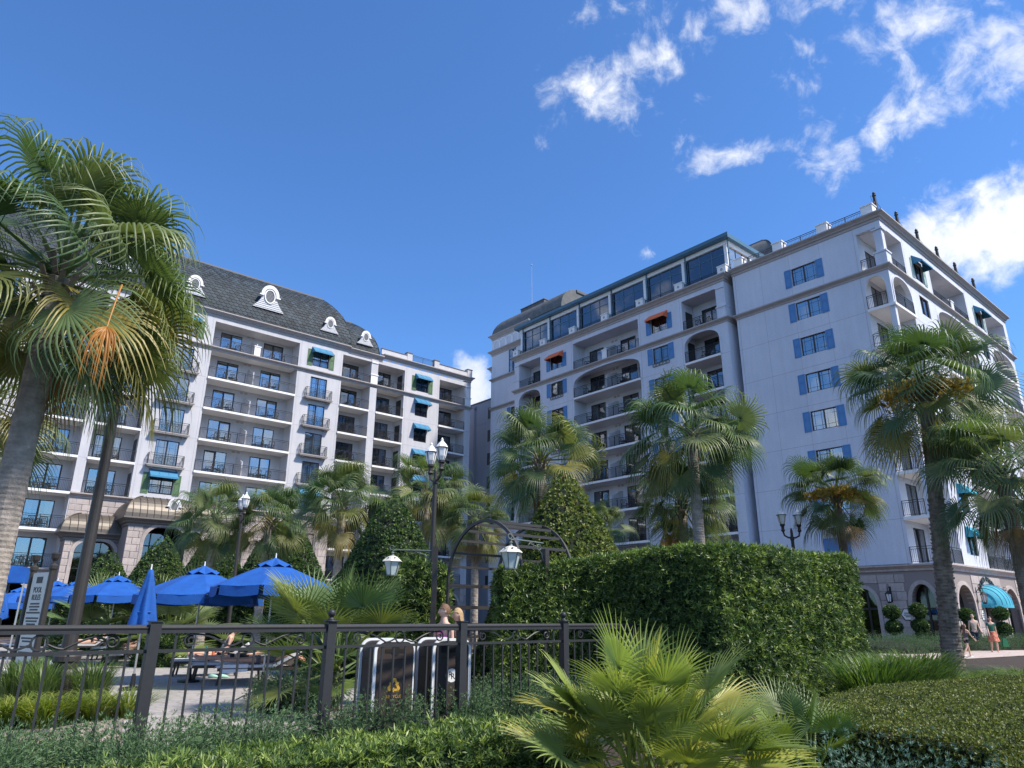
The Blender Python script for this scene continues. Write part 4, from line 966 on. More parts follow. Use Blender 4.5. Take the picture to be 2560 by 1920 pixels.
def poly_surface(poly,z0,z1,dens,top=True,jit=.05,round_=.12):
    "points and normals over the sides and top of a clipped hedge with plan polygon poly (counter-clockwise)"
    P=[];N=[]
    A=np.array(poly,float); m=len(A)
    for i in range(m):
        p,q=A[i],A[(i+1)%m]; L=np.linalg.norm(q-p); away=((q-p)[1]*(p+q)[0]-(q-p)[0]*(p+q)[1])>.12*L*np.linalg.norm(p+q); n=int(L*(z1-z0)*dens*(.22 if away else 1.)); s=rng.random(n); z=z0+(z1-z0)*rng.random(n)**.9
        nr=np.array([(q-p)[1],-(q-p)[0]])/L; pts=np.c_[p+(q-p)*s[:,None],z]
        e=np.clip((z-(z1-round_))/round_,0,1)**2*round_*.6; pts[:,:2]-=nr*e[:,None]; P.append(pts); N.append(np.c_[np.tile(nr,(n,1)),np.zeros(n)+.0])
    if top:
        lo,hi=A.min(0),A.max(0); n=int((hi[0]-lo[0])*(hi[1]-lo[1])*dens); s=lo+(hi-lo)*rng.random((n,2))
        inside=np.zeros(n,bool); j=m-1
        for i in range(m):
            yi,yj=A[i][1],A[j][1]; c=((yi>s[:,1])!=(yj>s[:,1]))&(s[:,0]<(A[j][0]-A[i][0])*(s[:,1]-yi)/(yj-yi+1e-12)+A[i][0]); inside^=c; j=i
        s=s[inside]; P.append(np.c_[s,np.full(len(s),z1)]); N.append(np.tile([0,0,1.],(len(s),1)))
    P=np.concatenate(P);N=np.concatenate(N); 
    w=.5*np.sin(P[:,0]*2.3+P[:,2]*3.1)+.5*np.sin(P[:,1]*2.9-P[:,2]*1.7+P[:,0]*1.1)
    P=P+N*(rng.normal(0,jit,len(P))+w*jit*.7)[:,None]; return P,N
def hedge(name,label,poly,z1,dens,leaf,mat,core,group=None,nleaf=7,z0=0.,jit=.05,inset=.14,cat='hedge',zf=None,**kw):
    root=thing(name,label,cat,(0,0,0),0,group)
    P,N=poly_surface(poly,max(z0,.05),z1,dens,True,jit)
    if zf is not None: P[:,2]*=zf(P[:,0])
    V,F,T=sprigs(P,N,nleaf,leaf[0],leaf[1],**kw)
    # longer fresh shoots and dark tired sprigs break the even clip; twiggy gaps where the density drops
    if leaf[0]>.05:
        gap=np.sin(P[:,0]*3.1+1.3*np.sin(P[:,2]*2.7))*np.sin(P[:,2]*4.1+P[:,1]*2.2+np.sin(P[:,0]*1.7)); kk=rng.random(len(P))
        sel=kk<np.where(gap>.62,.35,1.); V,F,T=sprigs(P[sel],N[sel],nleaf,leaf[0],leaf[1],**kw)
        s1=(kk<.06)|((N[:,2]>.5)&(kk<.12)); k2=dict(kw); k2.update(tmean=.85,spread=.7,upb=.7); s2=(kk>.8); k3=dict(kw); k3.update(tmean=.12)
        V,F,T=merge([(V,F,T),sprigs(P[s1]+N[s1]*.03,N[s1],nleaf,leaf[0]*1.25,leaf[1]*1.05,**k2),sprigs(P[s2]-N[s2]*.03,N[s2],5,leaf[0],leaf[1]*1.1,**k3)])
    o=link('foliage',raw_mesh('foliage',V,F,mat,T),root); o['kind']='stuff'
    c=np.mean(np.array(poly),0); A=np.array(poly); ins=[]
    m=len(A)
    for i in range(m):
        d0=A[i]-A[i-1]; d1=A[(i+1)%m]-A[i]; n0=np.array([-d0[1],d0[0]])/np.linalg.norm(d0); n1=np.array([-d1[1],d1[0]])/np.linalg.norm(d1); mm=n0+n1; mm/=max(.35,mm@n0); ins.append(tuple(A[i]+mm*inset))
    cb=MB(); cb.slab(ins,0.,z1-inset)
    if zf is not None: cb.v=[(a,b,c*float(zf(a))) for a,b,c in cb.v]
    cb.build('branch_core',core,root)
    return root
PODO=leaf_material('podocarpus_leaf',[(.018,.042,.016),(.052,.105,.032),(.13,.205,.050),(.30,.385,.095)],.42,.28,nscale=1.3)
PODO_L=leaf_material('podocarpus_sunny',[(.028,.062,.014),(.07,.14,.026),(.14,.24,.04),(.27,.37,.07)],.42,.35,nscale=1.2)
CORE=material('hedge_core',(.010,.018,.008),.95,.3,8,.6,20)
BOXM=leaf_material('boxwood_leaf',[(.036,.052,.016),(.09,.115,.03),(.16,.185,.042),(.25,.27,.065)],.5,.25,nscale=1.6)
CONEM=leaf_material('cone_leaf',[(.018,.045,.014),(.040,.088,.022),(.075,.14,.030),(.14,.21,.045)],.45,.25,nscale=1.2)
CONEY=leaf_material('cone_leaf_olive',[(.03,.06,.014),(.085,.13,.024),(.15,.195,.034),(.23,.24,.05)],.45,.25,nscale=1.1)
JUNI=leaf_material('juniper_needle',[(.022,.055,.027),(.055,.115,.052),(.095,.17,.075),(.15,.24,.105)],.6,.15,nscale=2.)
JUNB=leaf_material('juniper_blue_needle',[(.028,.07,.048),(.062,.13,.092),(.105,.19,.14),(.165,.265,.20)],.6,.15,nscale=2.)
LIRI=leaf_material('grass_blade',[(.03,.07,.018),(.07,.13,.03),(.13,.20,.05),(.21,.28,.085)],.45,.35,nscale=1.5)
LIRY=leaf_material('yellow_grass_blade',[(.04,.075,.012),(.12,.18,.025),(.24,.29,.045),(.38,.39,.09)],.45,.35,nscale=1.5)
# big clipped hedge right of the arch, near corner turned to the camera
HEDGE_BIG=[(-.2,15.25),(1.4,15.75),(2.35,15.55),(3.0,14.5),(3.95,13.95),(4.6,14.2),(8.05,16.85),(6.9,18.3),(3.2,17.4),(-.3,17.0)]
hedge('clipped_hedge','tall clipped evergreen hedge with a sunlit rounded corner, behind the fan palm',HEDGE_BIG,2.93,690,(.092,.020),PODO,CORE,nleaf=6,jit=.05,tmean=.46,zf=lambda x:.875+.125*np.clip((x+.3)/3.4,0,1))
hedge('clipped_hedge','dark clipped hedge behind the trash bins, left of the metal arch',[(-2.95,18.),(-1.7,18.6),(-1.75,19.9),(-3.2,19.2)],2.85,300,(.12,.024),PODO,CORE,nleaf=7,tmean=.32)
hedge('clipped_hedge','long dark hedge screen behind the blue parasols',[(-22.5,36.),(-8.,34.),(-7.8,35.6),(-22.3,37.6)],2.8,110,(.2,.045),PODO,CORE,nleaf=6,tmean=.25)
hedge('clipped_hedge','short dark hedge beyond the far left parasols',[(-27.,40.5),(-23.2,39.6),(-23.,40.6),(-26.8,41.6)],2.6,90,(.22,.045),PODO,CORE,nleaf=6,tmean=.3)
hedge('low_hedge','low fresh green hedge along the bottom, in front of the fence',[(-6.4,2.6),(-4.6,3.6),(-2.1,5.2),(-.9,6.25),(.75,6.9),(.6,7.75),(-1.5,7.15),(-3.1,6.05),(-7.2,3.4)],.60,1000,(.065,.013),PODO,CORE,nleaf=8,jit=.035,tmean=.48,upb=.5,zf=lambda x:.74+.26*np.clip((x+3.4)/2.6,0,1))
hedge('boxwood_hedge','broad flat clipped olive boxwood hedge at the lower right',[(3.5,8.9),(3.12,7.1),(3.72,5.95),(5.6,7.8),(9.2,10.6),(8.6,13.0),(5.3,11.0)],.70,2000,(.026,.017),BOXM,CORE,nleaf=4,jit=.018,inset=.05,tmean=.5,open_=.9)
def cone(label,x,y,top,rad,mat,dens=170,tm=.45):
    root=thing('cone_topiary',label,'topiary',(x,y,0),0,'clipped cone topiaries'); rad=.5*top
    n=int(PI*rad*math.hypot(top,rad)*dens); h=np.sqrt(rng.random(n)); a=rng.random(n)*2*PI; q=1-h; 
    z=top*(1-h); r=rad*(h**.82); r=r+.06*np.sin(3*a+z*2)*h
    far=(np.cos(a)*x+np.sin(a)*y)/math.hypot(x,y)>.35; keep=~far|(rng.random(n)<.25); a,h,z,r=a[keep],h[keep],z[keep],r[keep]; n=len(a)
    N=np.c_[np.cos(a),np.sin(a),np.full(n,rad/top)]; N/=np.linalg.norm(N,axis=1,keepdims=True); P=np.c_[r*np.cos(a),r*np.sin(a),z+.1]+N*rng.normal(0,.022,n)[:,None]
    V,F,T=sprigs(P,N,6,.085 if y<30 else .12,.036 if y<30 else .055,.35,tmean=tm); o=link('crown',raw_mesh('crown',V,F,mat,T),root); o['kind']='stuff'
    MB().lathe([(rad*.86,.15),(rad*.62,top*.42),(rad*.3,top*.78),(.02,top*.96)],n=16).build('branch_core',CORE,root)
    MB().tube([(0,0,0),(0,0,.6)],[.12,.1],8).build('trunk',BARK,root)
BARK=material('bark',(.11,.085,.065),.9,.3,8,.8,30)
for lb,px,ytop,Y,rad,mt,tm in (('tall olive-tinged clipped cone behind the metal arch and big hedge',1413,1190,19.,1.32,CONEY,.5),('dark clipped cone left of the twin lamp post, behind the dark hedge',985,1240,22.,1.3,CONEM,.4),
   ('clipped cone between the two blue parasols and the palms',722,1272,40.,1.25,CONEM,.35),('squat clipped cone just left of the small twin lamp',548,1322,41.,.95,CONEM,.4),('clipped cone in front of the entrance arch',413,1340,42.,.9,CONEM,.45),('smallest clipped cone, beside the tall lamp pole',277,1377,42.,.65,CONEM,.45)):
    p=px_at(px,ytop,Y); cone(lb,p.x,p.y,p.z,rad,mt,250 if Y<30 else 125,tm)
def juniper(label,spots,mat,grp):
    "low spreading juniper: feathery upturned sprays over a mound; one plant per entry (x,y,radius,height)"
    for i,(x,y,r,h) in enumerate(spots):
        lb=label if isinstance(label,str) else label[i]
        root=thing('juniper_shrub',lb,'shrub',(x,y,0),0,grp); nb=mat is JUNB; n=int((900 if nb else 420 if r<1.5 else 90)*r*r*PI); rr=np.sqrt(rng.random(n))*r; a=rng.random(n)*2*PI
        z=h*(1-(rr/r)**2*.8)*rng.uniform(.35,1.,n); P=np.c_[rr*np.cos(a),rr*np.sin(a),z]
        dirn=np.c_[np.cos(a),np.sin(a),np.full(n,.55)]+rng.normal(0,.35,(n,3)); dirn/=np.linalg.norm(dirn,axis=1,keepdims=True)
        parts=[]
        for k in range(5):
            Q=P+dirn*(.05+.05*k)+np.c_[np.zeros((n,2)),np.full(n,.012*k*k)]
            parts.append(sprigs(Q,dirn,5,(.045 if nb else .07)*(1-.08*k),.007 if nb else .010,.25,tmean=.3+.1*k,tvar=.15,open_=.7))
        V,F,T=merge(parts); o=link('foliage',raw_mesh('foliage',V,F,mat,T),root); o['kind']='stuff'
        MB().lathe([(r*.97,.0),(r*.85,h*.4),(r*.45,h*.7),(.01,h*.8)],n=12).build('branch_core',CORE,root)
js=[(p.x,p.y,r,h) for p,r,h in ((fpt(-.75,-.55),.75,.18),(fpt(-.1,-.6),.7,.22),(fpt(.45,-.5),.6,.28),(fpt(1.1,.2),.4,.24),(fpt(1.5,.2),.38,.30),(fpt(2.05,.15),.5,.32),(fpt(2.55,.35),.6,.42),(fpt(-.4,.5),.4,.16),(fpt(3.2,.2),.6,.42))]
juniper(['spreading green juniper at the %s, along the fence'%s for s in ('far left edge below the rails','foot of the leftmost fence post','gap left of the second fence post','foot of the brown recycling bin','gap between the two trash bins','foot of the third fence post','foot of the fence right of the bins','planter curb behind the left pickets','fan palm behind the fence')],js,JUNI,'junipers along the fence')
def at_px(x,y,Y): p=px_at(x,y,Y); return p
q=[px_at(2195,1800,5.3),px_at(2345,1830,5.0),px_at(2575,1800,5.3),px_at(690,1650,14.)]
juniper(['blue-green spreading juniper below the boxwood hedge','blue-green juniper at the very bottom, right of centre','blue-green juniper at the bottom right corner'],[(q[0].x,q[0].y,.44,.70),(q[1].x,q[1].y,.32,.52),(q[2].x,q[2].y,.36,.52)],JUNB,'blue junipers at lower right')
juniper('rounded dark green juniper beside the sun loungers',[(q[3].x+.45,q[3].y,.72,.52)],JUNI,None)
q=[px_at(x,1600,Y) for x,Y in ((2215,38.),(2300,39.),(2400,42.),(2470,43.),(2560,43))]
juniper(['dark shrub bed under the leftmost stone arch','dark shrub bed left of the big palm trunk','dark shrub bed right of the big palm trunk','dark shrub bed behind the walkers','dark shrub bed at the right edge'],[(p.x,p.y,2.0,.75) for p in q],JUNI,'shrub beds below the stone arches')
def blades(n,r,h,lean,wd,tm,base=.12):
    "arching grass blades of one clump: V,F,tint"
    a=rng.random(n)*2*PI; rr=np.sqrt(rng.random(n))*r*base*4; P=np.c_[rr*np.cos(a),rr*np.sin(a),np.zeros(n)]
    d=np.c_[np.cos(a),np.sin(a),np.zeros(n)]; L=h*rng.uniform(.7,1.25,n); ln=lean*rng.uniform(.4,1.2,n); sd=np.c_[-np.sin(a),np.cos(a),np.zeros(n)]; rows=[]
    for k in range(6):
        q=k/5; w=wd*(1-q**1.6)*.5+.0008; c=P+d*((ln*q**1.6)*r)[:,None]+np.c_[np.zeros((n,2)),L*(q*1.35-q**2.4*.62)]
        rows.append((c-sd*w,c+sd*w))
    V=np.stack([x for r_ in rows for x in r_],1); F=[]
    for k in range(5): F.append([2*k,2*k+1,2*k+3,2*k+2])
    F=(np.arange(n)[:,None,None]*12+np.array(F)[None]).reshape(-1,4); T=np.repeat(np.clip(rng.normal(tm,.2,n),0,1),5); return V.reshape(-1,3),F,T
GM={}
def grass(label,x,y,r,h,mat,group,n=260,lean=1.,wd=.014,tm=.5,z=0.):
    k=(round(r,2),round(h,2),mat.name,n)
    if k not in GM: V,F,T=blades(n,r,h,lean,wd,tm); GM[k]=raw_mesh('grass_clump',V,F,mat,T)
    o=link('grass_clump',GM[k],None,(x,y,z),rnd.uniform(0,6)); tag(o,label,'grass clump',group); return o
# ------------------------------------------------------------------ fan palms
FROND=leaf_material('palm_frond',[(0,0,0),(1,1,1)],.42,.30,obj=True,spec=.5)
STALK=material('palm_stalk',(.16,.17,.05),.6,.2,10)
def frond_mesh(el,pet,bl,nseg,droop,span=150,split=.5,seed=0,wseg=.042,sag=.35,fold=.25,rag=0.,pw=1.,wmin=0.):
    """one fan leaf made in its final hang (local +X outward): petiole of length pet at elevation el that arcs over, then a fan blade of
    nseg pleated segments of length bl whose free tips bend down"""
    r=random.Random(seed); g=Vector((0,0,-1)); d=Vector((math.cos(el),0,math.sin(el))); p=Vector((0,0,0)); pts=[p.copy()]
    for k in range(6): d=(d+g*(sag/6)).normalized(); p=p+d*(pet/6); pts.append(p.copy())
    side=Vector((0,1,0)); nrm=side.cross(d).normalized()
    if nrm.z<0: nrm=-nrm
    Vs=[];Fs=[];Ts=[]
    def strip(path,ws,nn):
        o=len(Vs)
        for c,w,s_,n_ in zip(path,ws,nn[0],nn[1]): Vs.extend([c-s_*w,c+n_*(w*fold*2),c+s_*w])
        for i in range(len(path)-1):
            a=o+3*i; Fs.append((a,a+1,a+4,a+3)); Fs.append((a+1,a+2,a+5,a+4))
    # petiole
    strip(pts,[(.028-.012*i/6)*pw for i in range(7)],([side]*7,[nrm]*7)); Ts+= [.6]*(2*6)
    tip=pts[-1]
    for i in range(nseg):
        f=(i+.5)/nseg*2-1; ph=R(span)*f; L=bl*(1-.22*abs(f)**2)*r.uniform(.92-.5*rag,1.05); ph+=rag*r.uniform(-.25,.25)
        dr=(d*math.cos(ph)+side*math.sin(ph)).normalized(); s0=(side*math.cos(ph)-d*math.sin(ph)).normalized()
        # shallow cup: outer segments lift away from the blade plane
        dr=(dr+nrm*(.30*abs(f)-.05)).normalized(); c=tip.copy(); path=[c.copy()]; ws=[.004]; ss=[s0]; nn=[nrm]; n_=7; dd=droop*r.uniform(.7,1.35); tw=r.uniform(-.3,.3)
        for k in range(n_):
            q=(k+1)/n_; 
            if q>split: dr=(dr+g*(dd*(q-split)*1.2)+side*tw*.03).normalized()
            else: dr=(dr+g*(.012*dd)).normalized()
            c=c+dr*(L/n_); path.append(c.copy())
            wmax=max(wmin,L*split*math.sin(R(span)/nseg)*1.12)
            w=wmax*(q/split) if q<split else wmax*(.52*(1-((q-split)/(1-split)))**.7)
            ws.append(max(.0015,w)); s1=s0.cross(dr).cross(dr)*-1
            sx=(s0-dr*s0.dot(dr)); ss.append(sx.normalized() if sx.length>.05 else s0); nn.append(ss[-1].cross(dr).normalized()*-1)
        strip(path,ws,(ss,nn)); tv=r.uniform(.25,.75)
        for k in range(n_): Ts+=[min(1,tv+.12*k/n_)]*2
    return raw_mesh('frond',[tuple(v) for v in Vs],Fs,FROND,Ts)
LIB={}
def frond_lib(style):
    if style in LIB: return LIB[style]
    out={}
    for cls,el in (('up',72),('hi',48),('mid',22),('low',-8),('hang',-42),('dead',-68)):
        ms=[]
        for v in range(3):
            sd=hash_(style,cls,v)
            if style=='fan': ms.append(frond_mesh(R(el+(v-1)*12),1.22,1.10,36,{'up':1.3,'hi':2.2,'mid':2.8,'low':2.8,'hang':2.0,'dead':1.2}[cls],128 if cls!='dead' else 75,.42,sd,sag=.35 if cls in('up','hi') else .5))
            else: ms.append(frond_mesh(R(el+(v-1)*8),1.05,.62,30,.22,118,.52,sd,sag=.15,fold=.4))
        out[cls]=ms
    LIB[style]=out; return out
def hash_(*a): return sum(ord(ch)*(i+3) for i,ch in enumerate(''.join(map(str,a))))
GREENS=[(.085,.14,.055),(.115,.17,.07),(.075,.13,.058),(.15,.19,.085)]; YELL=[(.22,.21,.055),(.18,.20,.06),(.27,.23,.065)]; DEADC=[(.30,.17,.06),(.24,.15,.07),(.20,.14,.08)]
def trunk_mb(h,r0,r1,lean,rings,boots=0,seed=0):
    r=random.Random(seed); mb=MB(); n=16; k=max(10,int(h/rings)); prof=[]
    vs=[];fs=[]; m=2*k
    for i in range(m+1):
        q=i/m; rad=(r0+(r1-r0)*min(1,q*1.25)**.6)*(1.0 if i%2 else .965)*(1+.25*math.exp(-q*h/.35))
        for j in range(n):
            a=2*PI*j/n; w=1+.02*math.sin(3*a+i)+r.uniform(-.008,.008); vs.append((lean[0]*q*h+rad*w*math.cos(a),lean[1]*q*h+rad*w*math.sin(a),q*h))
    for i in range(m):
        for j in range(n): j2=(j+1)%n; fs.append((i*n+j,i*n+j2,(i+1)*n+j2,(i+1)*n+j))
    mb.add(vs,fs); return mb
TRUNK=material('palm_trunk',(.27,.235,.20),.9,.25,3,.9,25,col2=(.36,.31,.27),cscale=6)
TRUNK_B=material('palm_trunk_brown',(.17,.135,.11),.9,.3,3,1.,18,col2=(.26,.21,.17),cscale=5)
FLOWER=leaf_material('palm_blossom',[(.35,.24,.05),(.45,.32,.08),(.55,.42,.12)],.7,.2)
def palm(label,x,y,hc,sc,r0,r1,nf=44,seed=0,yellow=.18,dead=2,lean=(0,0),style='fan',boots=False,tm=None,flower=False,up=1.,skirt=0,group='tall fan palms'):
    """fan palm: ringed trunk up to the crown at height hc; every frond is a part of its own"""
    r=random.Random(seed); root=thing('palm_tree',label,'palm tree',(x,y,0),r.uniform(0,6),group)
    rz=root.rotation_euler[2]; c_,s_=math.cos(-rz),math.sin(-rz); ln=(lean[0]*c_-lean[1]*s_,lean[0]*s_+lean[1]*c_)
    trunk_mb(hc,r0,r1,ln,.055*max(1,hc/5),seed=seed).build('trunk',tm or TRUNK,root,False)
    lib=frond_lib(style); top=Vector((ln[0]*hc,ln[1]*hc,hc))
    if boots:
        bt=MB()
        for i in range(150):
            q=i/150; z=hc*(.01+.6*q); a=i*2.4+r.uniform(-.3,.3); rad=(r0+(r1-r0)*min(1,(.01+.6*q)*1.25)**.6); lx,ly=ln[0]*z,ln[1]*z
            bt.bar((lx+rad*.96*math.cos(a),ly+rad*.96*math.sin(a),z),(lx+rad*r.uniform(1.03,1.10)*math.cos(a),ly+rad*1.06*math.sin(a),z+.05),r.uniform(.08,.16),.028)
        bt.build('leaf_scars',tm or TRUNK,root,kind='stuff')
    ga=2.39996; nf=int(nf*1.08)
    for i in range(nf):
        q=i/(nf-1); cls='up' if q<.15 else 'hi' if q<.42 else 'mid' if q<.68 else 'low' if q<.88 else 'hang'
        me=lib[cls][r.randrange(3)]; o=link('frond',me,root,top+Vector((0,0,.28*sc*(1-q)-.10*sc)),ga*i+r.uniform(-.25,.25)); s=sc*r.uniform(.85,1.1)*(.85 if cls=='up' else 1.)*up; o.scale=(s,s,s)
        o.rotation_euler[0]=r.gauss(0,.42)
        col=r.choice(GREENS)
        if cls in('low','hang') and r.random()<yellow*2.2: col=r.choice(YELL)
        elif r.random()<yellow*.3: col=YELL[1]
        k=r.uniform(.85,1.2); o.color=(col[0]*k,col[1]*k,col[2]*k,1)
    for i in range(skirt):
        o=link('frond',lib['hang' if i%3 else 'low'][r.randrange(3)],root,top+Vector((0,0,-.2*sc)),2.39996*i*1.3+r.uniform(-.3,.3)); s=sc*r.uniform(.95,1.15); o.scale=(s,s,s); c=r.choice(YELL+GREENS); o.color=(*c,1); o.rotation_euler[0]=r.gauss(0,.3)
    for i in range(dead):
        o=link('dead_frond',lib['dead'][i%3],root,top+Vector((0,0,-.15*sc)),r.uniform(0,6)); s=sc*r.uniform(.75,.95); o.scale=(s,s,s); o.color=(*r.choice(DEADC),1)
    # fibrous crown shaft of old leaf bases
    sb=MB(); 
    for i in range(26):
        a=i*2.4; z=-.55*sc+.75*sc*i/26; rr=r1*1.15
        sb.bar(top+Vector((rr*.7*math.cos(a),rr*.7*math.sin(a),z)),top+Vector((rr*1.7*math.cos(a),rr*1.7*math.sin(a),z+.28*sc)),.07*sc,.02)
    sb.build('leaf_bases',TRUNK_B,root,kind='stuff')
    if flower:
        n=700; a=rng.random(n)*2*PI; rr=sc*(.25+.75*rng.random(n)); P=np.c_[rr*np.cos(a)+top.x,rr*np.sin(a)+top.y,top.z+.18*sc-.22*sc*(rr/sc)**2+rng.normal(0,.08*sc,n)]
        V,F,T=sprigs(P,np.tile([0,0,.3],(n,1)),5,.10*sc,.05*sc,1.2); o=link('blossom',raw_mesh('blossom',V,F,FLOWER,T),root); o['kind']='stuff'
    return root
def palm_px(label,px,py,Y,sc,r0,r1,**k):
    "crown base seen at pixel (px,py) at forward distance Y"
    p=px_at(px,py,Y); ln=k.get('lean',(0,0)); return palm(label,p.x-ln[0]*p.z,p.y-ln[1]*p.z,p.z,sc,r0,r1,**k)
palm_px('huge near palm at the left edge, its crown against the sky',150,700,10.6,1.27,.24,.20,nf=56,seed=1,yellow=.16,dead=2,skirt=8,tm=TRUNK)
palm_px('palm behind the big left trunk, half out of frame',-30,1010,17.,1.1,.22,.18,nf=40,seed=2,yellow=.3,dead=2)
palm_px('palm with yellowing skirt behind the olive cone',1352,1160,25.,1.2,.26,.2,nf=46,seed=3,yellow=.24,dead=2)
palm_px('tall palm in the middle of the lilac wing',1728,1095,22.,1.22,.22,.17,nf=46,seed=4,yellow=.14,dead=2)
palm_px('shorter palm just behind the tall middle palm',1705,1265,25.,.98,.2,.15,nf=38,seed=5,yellow=.18,dead=2)
palm_px('big rough-trunked palm with orange blossom, right',2312,985,21.,1.34,.30,.20,lean=(.082,0),nf=46,seed=6,yellow=.05,dead=4,boots=True,tm=TRUNK_B,flower=True)
palm_px('small palm with blossom above the hedge, right of the street lamp',2090,1240,25.,1.02,.19,.14,nf=36,seed=7,yellow=.05,dead=3,flower=True,tm=TRUNK_B)
palm_px('palm cut by the right edge of the picture',2505,1190,19.,1.12,.24,.18,nf=38,seed=8,yellow=.05,dead=4,tm=TRUNK_B)
palm_px('palm left of the twin lamp post, over the dark cone',856,1268,30.,1.12,.22,.17,nf=44,seed=9,yellow=.25,dead=3)
palm_px('palm behind the twin lamp post',1068,1240,31.,1.12,.22,.17,nf=42,seed=10,yellow=.25,dead=2)
palm_px('small palm with brown skirt seen over the arch',1190,1305,29.,.85,.18,.14,nf=36,seed=11,yellow=.4,dead=7)
palm_px('palm left of the small twin lamp',540,1300,33.,1.05,.22,.17,nf=42,seed=12,yellow=.12,dead=1)
palm_px('palm right of the small twin lamp',672,1305,33.,1.0,.22,.17,nf=40,seed=13,yellow=.2,dead=1)
palm_px('low palm peeping out right of the olive cone',1500,1330,27.,.72,.16,.13,nf=30,seed=14,yellow=.1,dead=0)
# the hanging orange dead frond of the near palm
o=[c for c in bpy.data.objects if c.name.startswith('palm_tree')][0]
p=px_at(305,712,9.3); of=link('dead_frond',frond_mesh(R(-58),.9,1.0,26,2.2,50,.18,77,sag=.5,fold=.5,rag=.8,pw=.5,wmin=.02),o); of.color=(.46,.19,.025,1); inv=Matrix.Translation(o.location)@Matrix.Rotation(o.rotation_euler[2],4,'Z')
of.matrix_local=inv.inverted()@(Matrix.Translation(p)@Matrix.Rotation(R(-70),4,'Z')); tag(of,'bright orange dead frond hanging from the crown')
def fan_shrub(label,x,y,z,sc,nf,seed,cols,tilt=None,group='shrubby fan palms',style='shrub',spread=.12):
    r=random.Random(seed); root=thing('fan_palm_shrub',label,'palm shrub',(x,y,0),r.uniform(0,6),group); lib=frond_lib(style)
    for i in range(nf):
        q=i/max(1,nf-1); cls='up' if q<.28 else 'hi' if q<.66 else 'mid' if q<.9 else 'low'
        o=link('frond',lib[cls][r.randrange(3)],root,(r.uniform(-spread,spread)*sc,r.uniform(-spread,spread)*sc,z*r.uniform(.6,1.) if spread<.2 else z*r.uniform(.2,1.7)),2.39996*i+r.uniform(-.4,.4)); s=sc*r.uniform(.8,1.15); o.scale=(s,s,s); c=r.choice(cols); k=r.uniform(.8,1.2); o.color=(c[0]*k,c[1]*k,c[2]*k,1); o.rotation_euler[0]=r.uniform(-.35,.35)
    MB().tube([(0,0,0),(0,0,max(.15,z))],[.11*sc,.08*sc],8).build('trunk',TRUNK_B,root)
    return root
p=px_at(1640,1640,6.1); fan_shrub('big yellow-green fan palm shrub in the foreground',p.x-.06,p.y,.36,.72,72,21,[(.30,.34,.075),(.25,.31,.085),(.38,.37,.075),(.21,.28,.085)],spread=.26)
p=px_at(850,1500,14.); fan_shrub('bushy fan palm by the fence, left of the trash bins',p.x,p.y,.75,1.25,40,22,[(.12,.18,.055),(.10,.165,.06),(.17,.21,.06)])
p=px_at(310,1500,27.); fan_shrub('bushy fan palm behind the left parasols',p.x,p.y,.75,1.6,34,23,[(.13,.18,.065),(.10,.16,.06)])
p=px_at(445,1500,26.); fan_shrub('bushy fan palm behind the folded parasol',p.x,p.y,.75,1.6,34,24,[(.13,.18,.065),(.15,.19,.06)])
p=px_at(2000,1820,7.2); fan_shrub('feathery low palm at the foot of the big hedge',p.x,p.y,.14,.62,26,25,[(.16,.22,.05),(.12,.18,.045)])
# grass clumps
q=[(70,1700,9.9),(165,1700,10.1),(255,1700,10.4),(330,1700,10.7),(20,1730,9.6),(120,1735,9.7)]
for i,(x,y,Y) in enumerate(q):
    p=px_at(x,y,Y); grass(['yellow-green grass clump by the left picket','yellow-green grass clump left of the lamp base','yellow-green grass clump right of the lamp base','yellow-green grass clump at the planter corner','yellow-green grass clump at the far left edge','yellow-green grass clump at the planter front'][i],p.x,p.y,.46,.42,LIRY,'yellow grass clumps in the planter',230,1.4,.016,.5,.28)
for i,(x,y,Y) in enumerate([(60,1640,12.4),(120,1640,12.0),(245,1640,12.3),(90,1640,13.2)]):
    p=px_at(x,y,Y); grass(['tall green grass behind the left planter','tall green grass left of the lamp base','tall green grass right of the lamp base','tall green grass by the sign post'][i],p.x,p.y,.5,.75,LIRI,'green grass clumps in the planter',420,.8,.014,.5,.25)
for i,(x,Y) in enumerate([(2240,13.5),(2180,12.6),(2290,14.6)]):
    p=px_at(x,1640,Y); grass(['dark leafy clump beside the big hedge','dark leafy clump at the hedge corner','dark leafy clump left of the rough palm trunk'][i],p.x,p.y,1.0,1.2,LIRI,'leafy clumps beside the hedge',700,.8,.03,.42)
for i,(x,Y) in enumerate([(2420,17.5),(2480,18.5),(2540,19.),(2590,17.),(2400,13.),(2460,13.2),(2530,13.8),(2350,14.6),(2580,14.5),(2300,16.5)]):
    p=px_at(x,1650,Y); grass('grass tuft %s'%['right of the rough palm base','in the middle of the far grass bed','at the far grass bed, near the woman','at the far right of the grass bed','in the near grass bed behind the boxwood','in the middle of the near grass bed','near the right edge behind the boxwood','in front of the rough palm base','in the right corner behind the boxwood','left of the rough palm base'][i],p.x,p.y,.85,.55 if Y>16 else .5,LIRI,'grass tufts beside the path',900,1.2,.02,.6)
for i,(x,Y) in enumerate([(1960,9.6),(2060,9.9),(2010,8.4)]):
    p=px_at(x,1750,Y); grass(['strappy clump in the gap under the hedge face','strappy clump between hedge corner and boxwood','strappy clump behind the feathery low palm'][i],p.x,p.y,.5,.5,LIRI,'strappy clumps at the hedge foot',260,1.0,.02,.35)
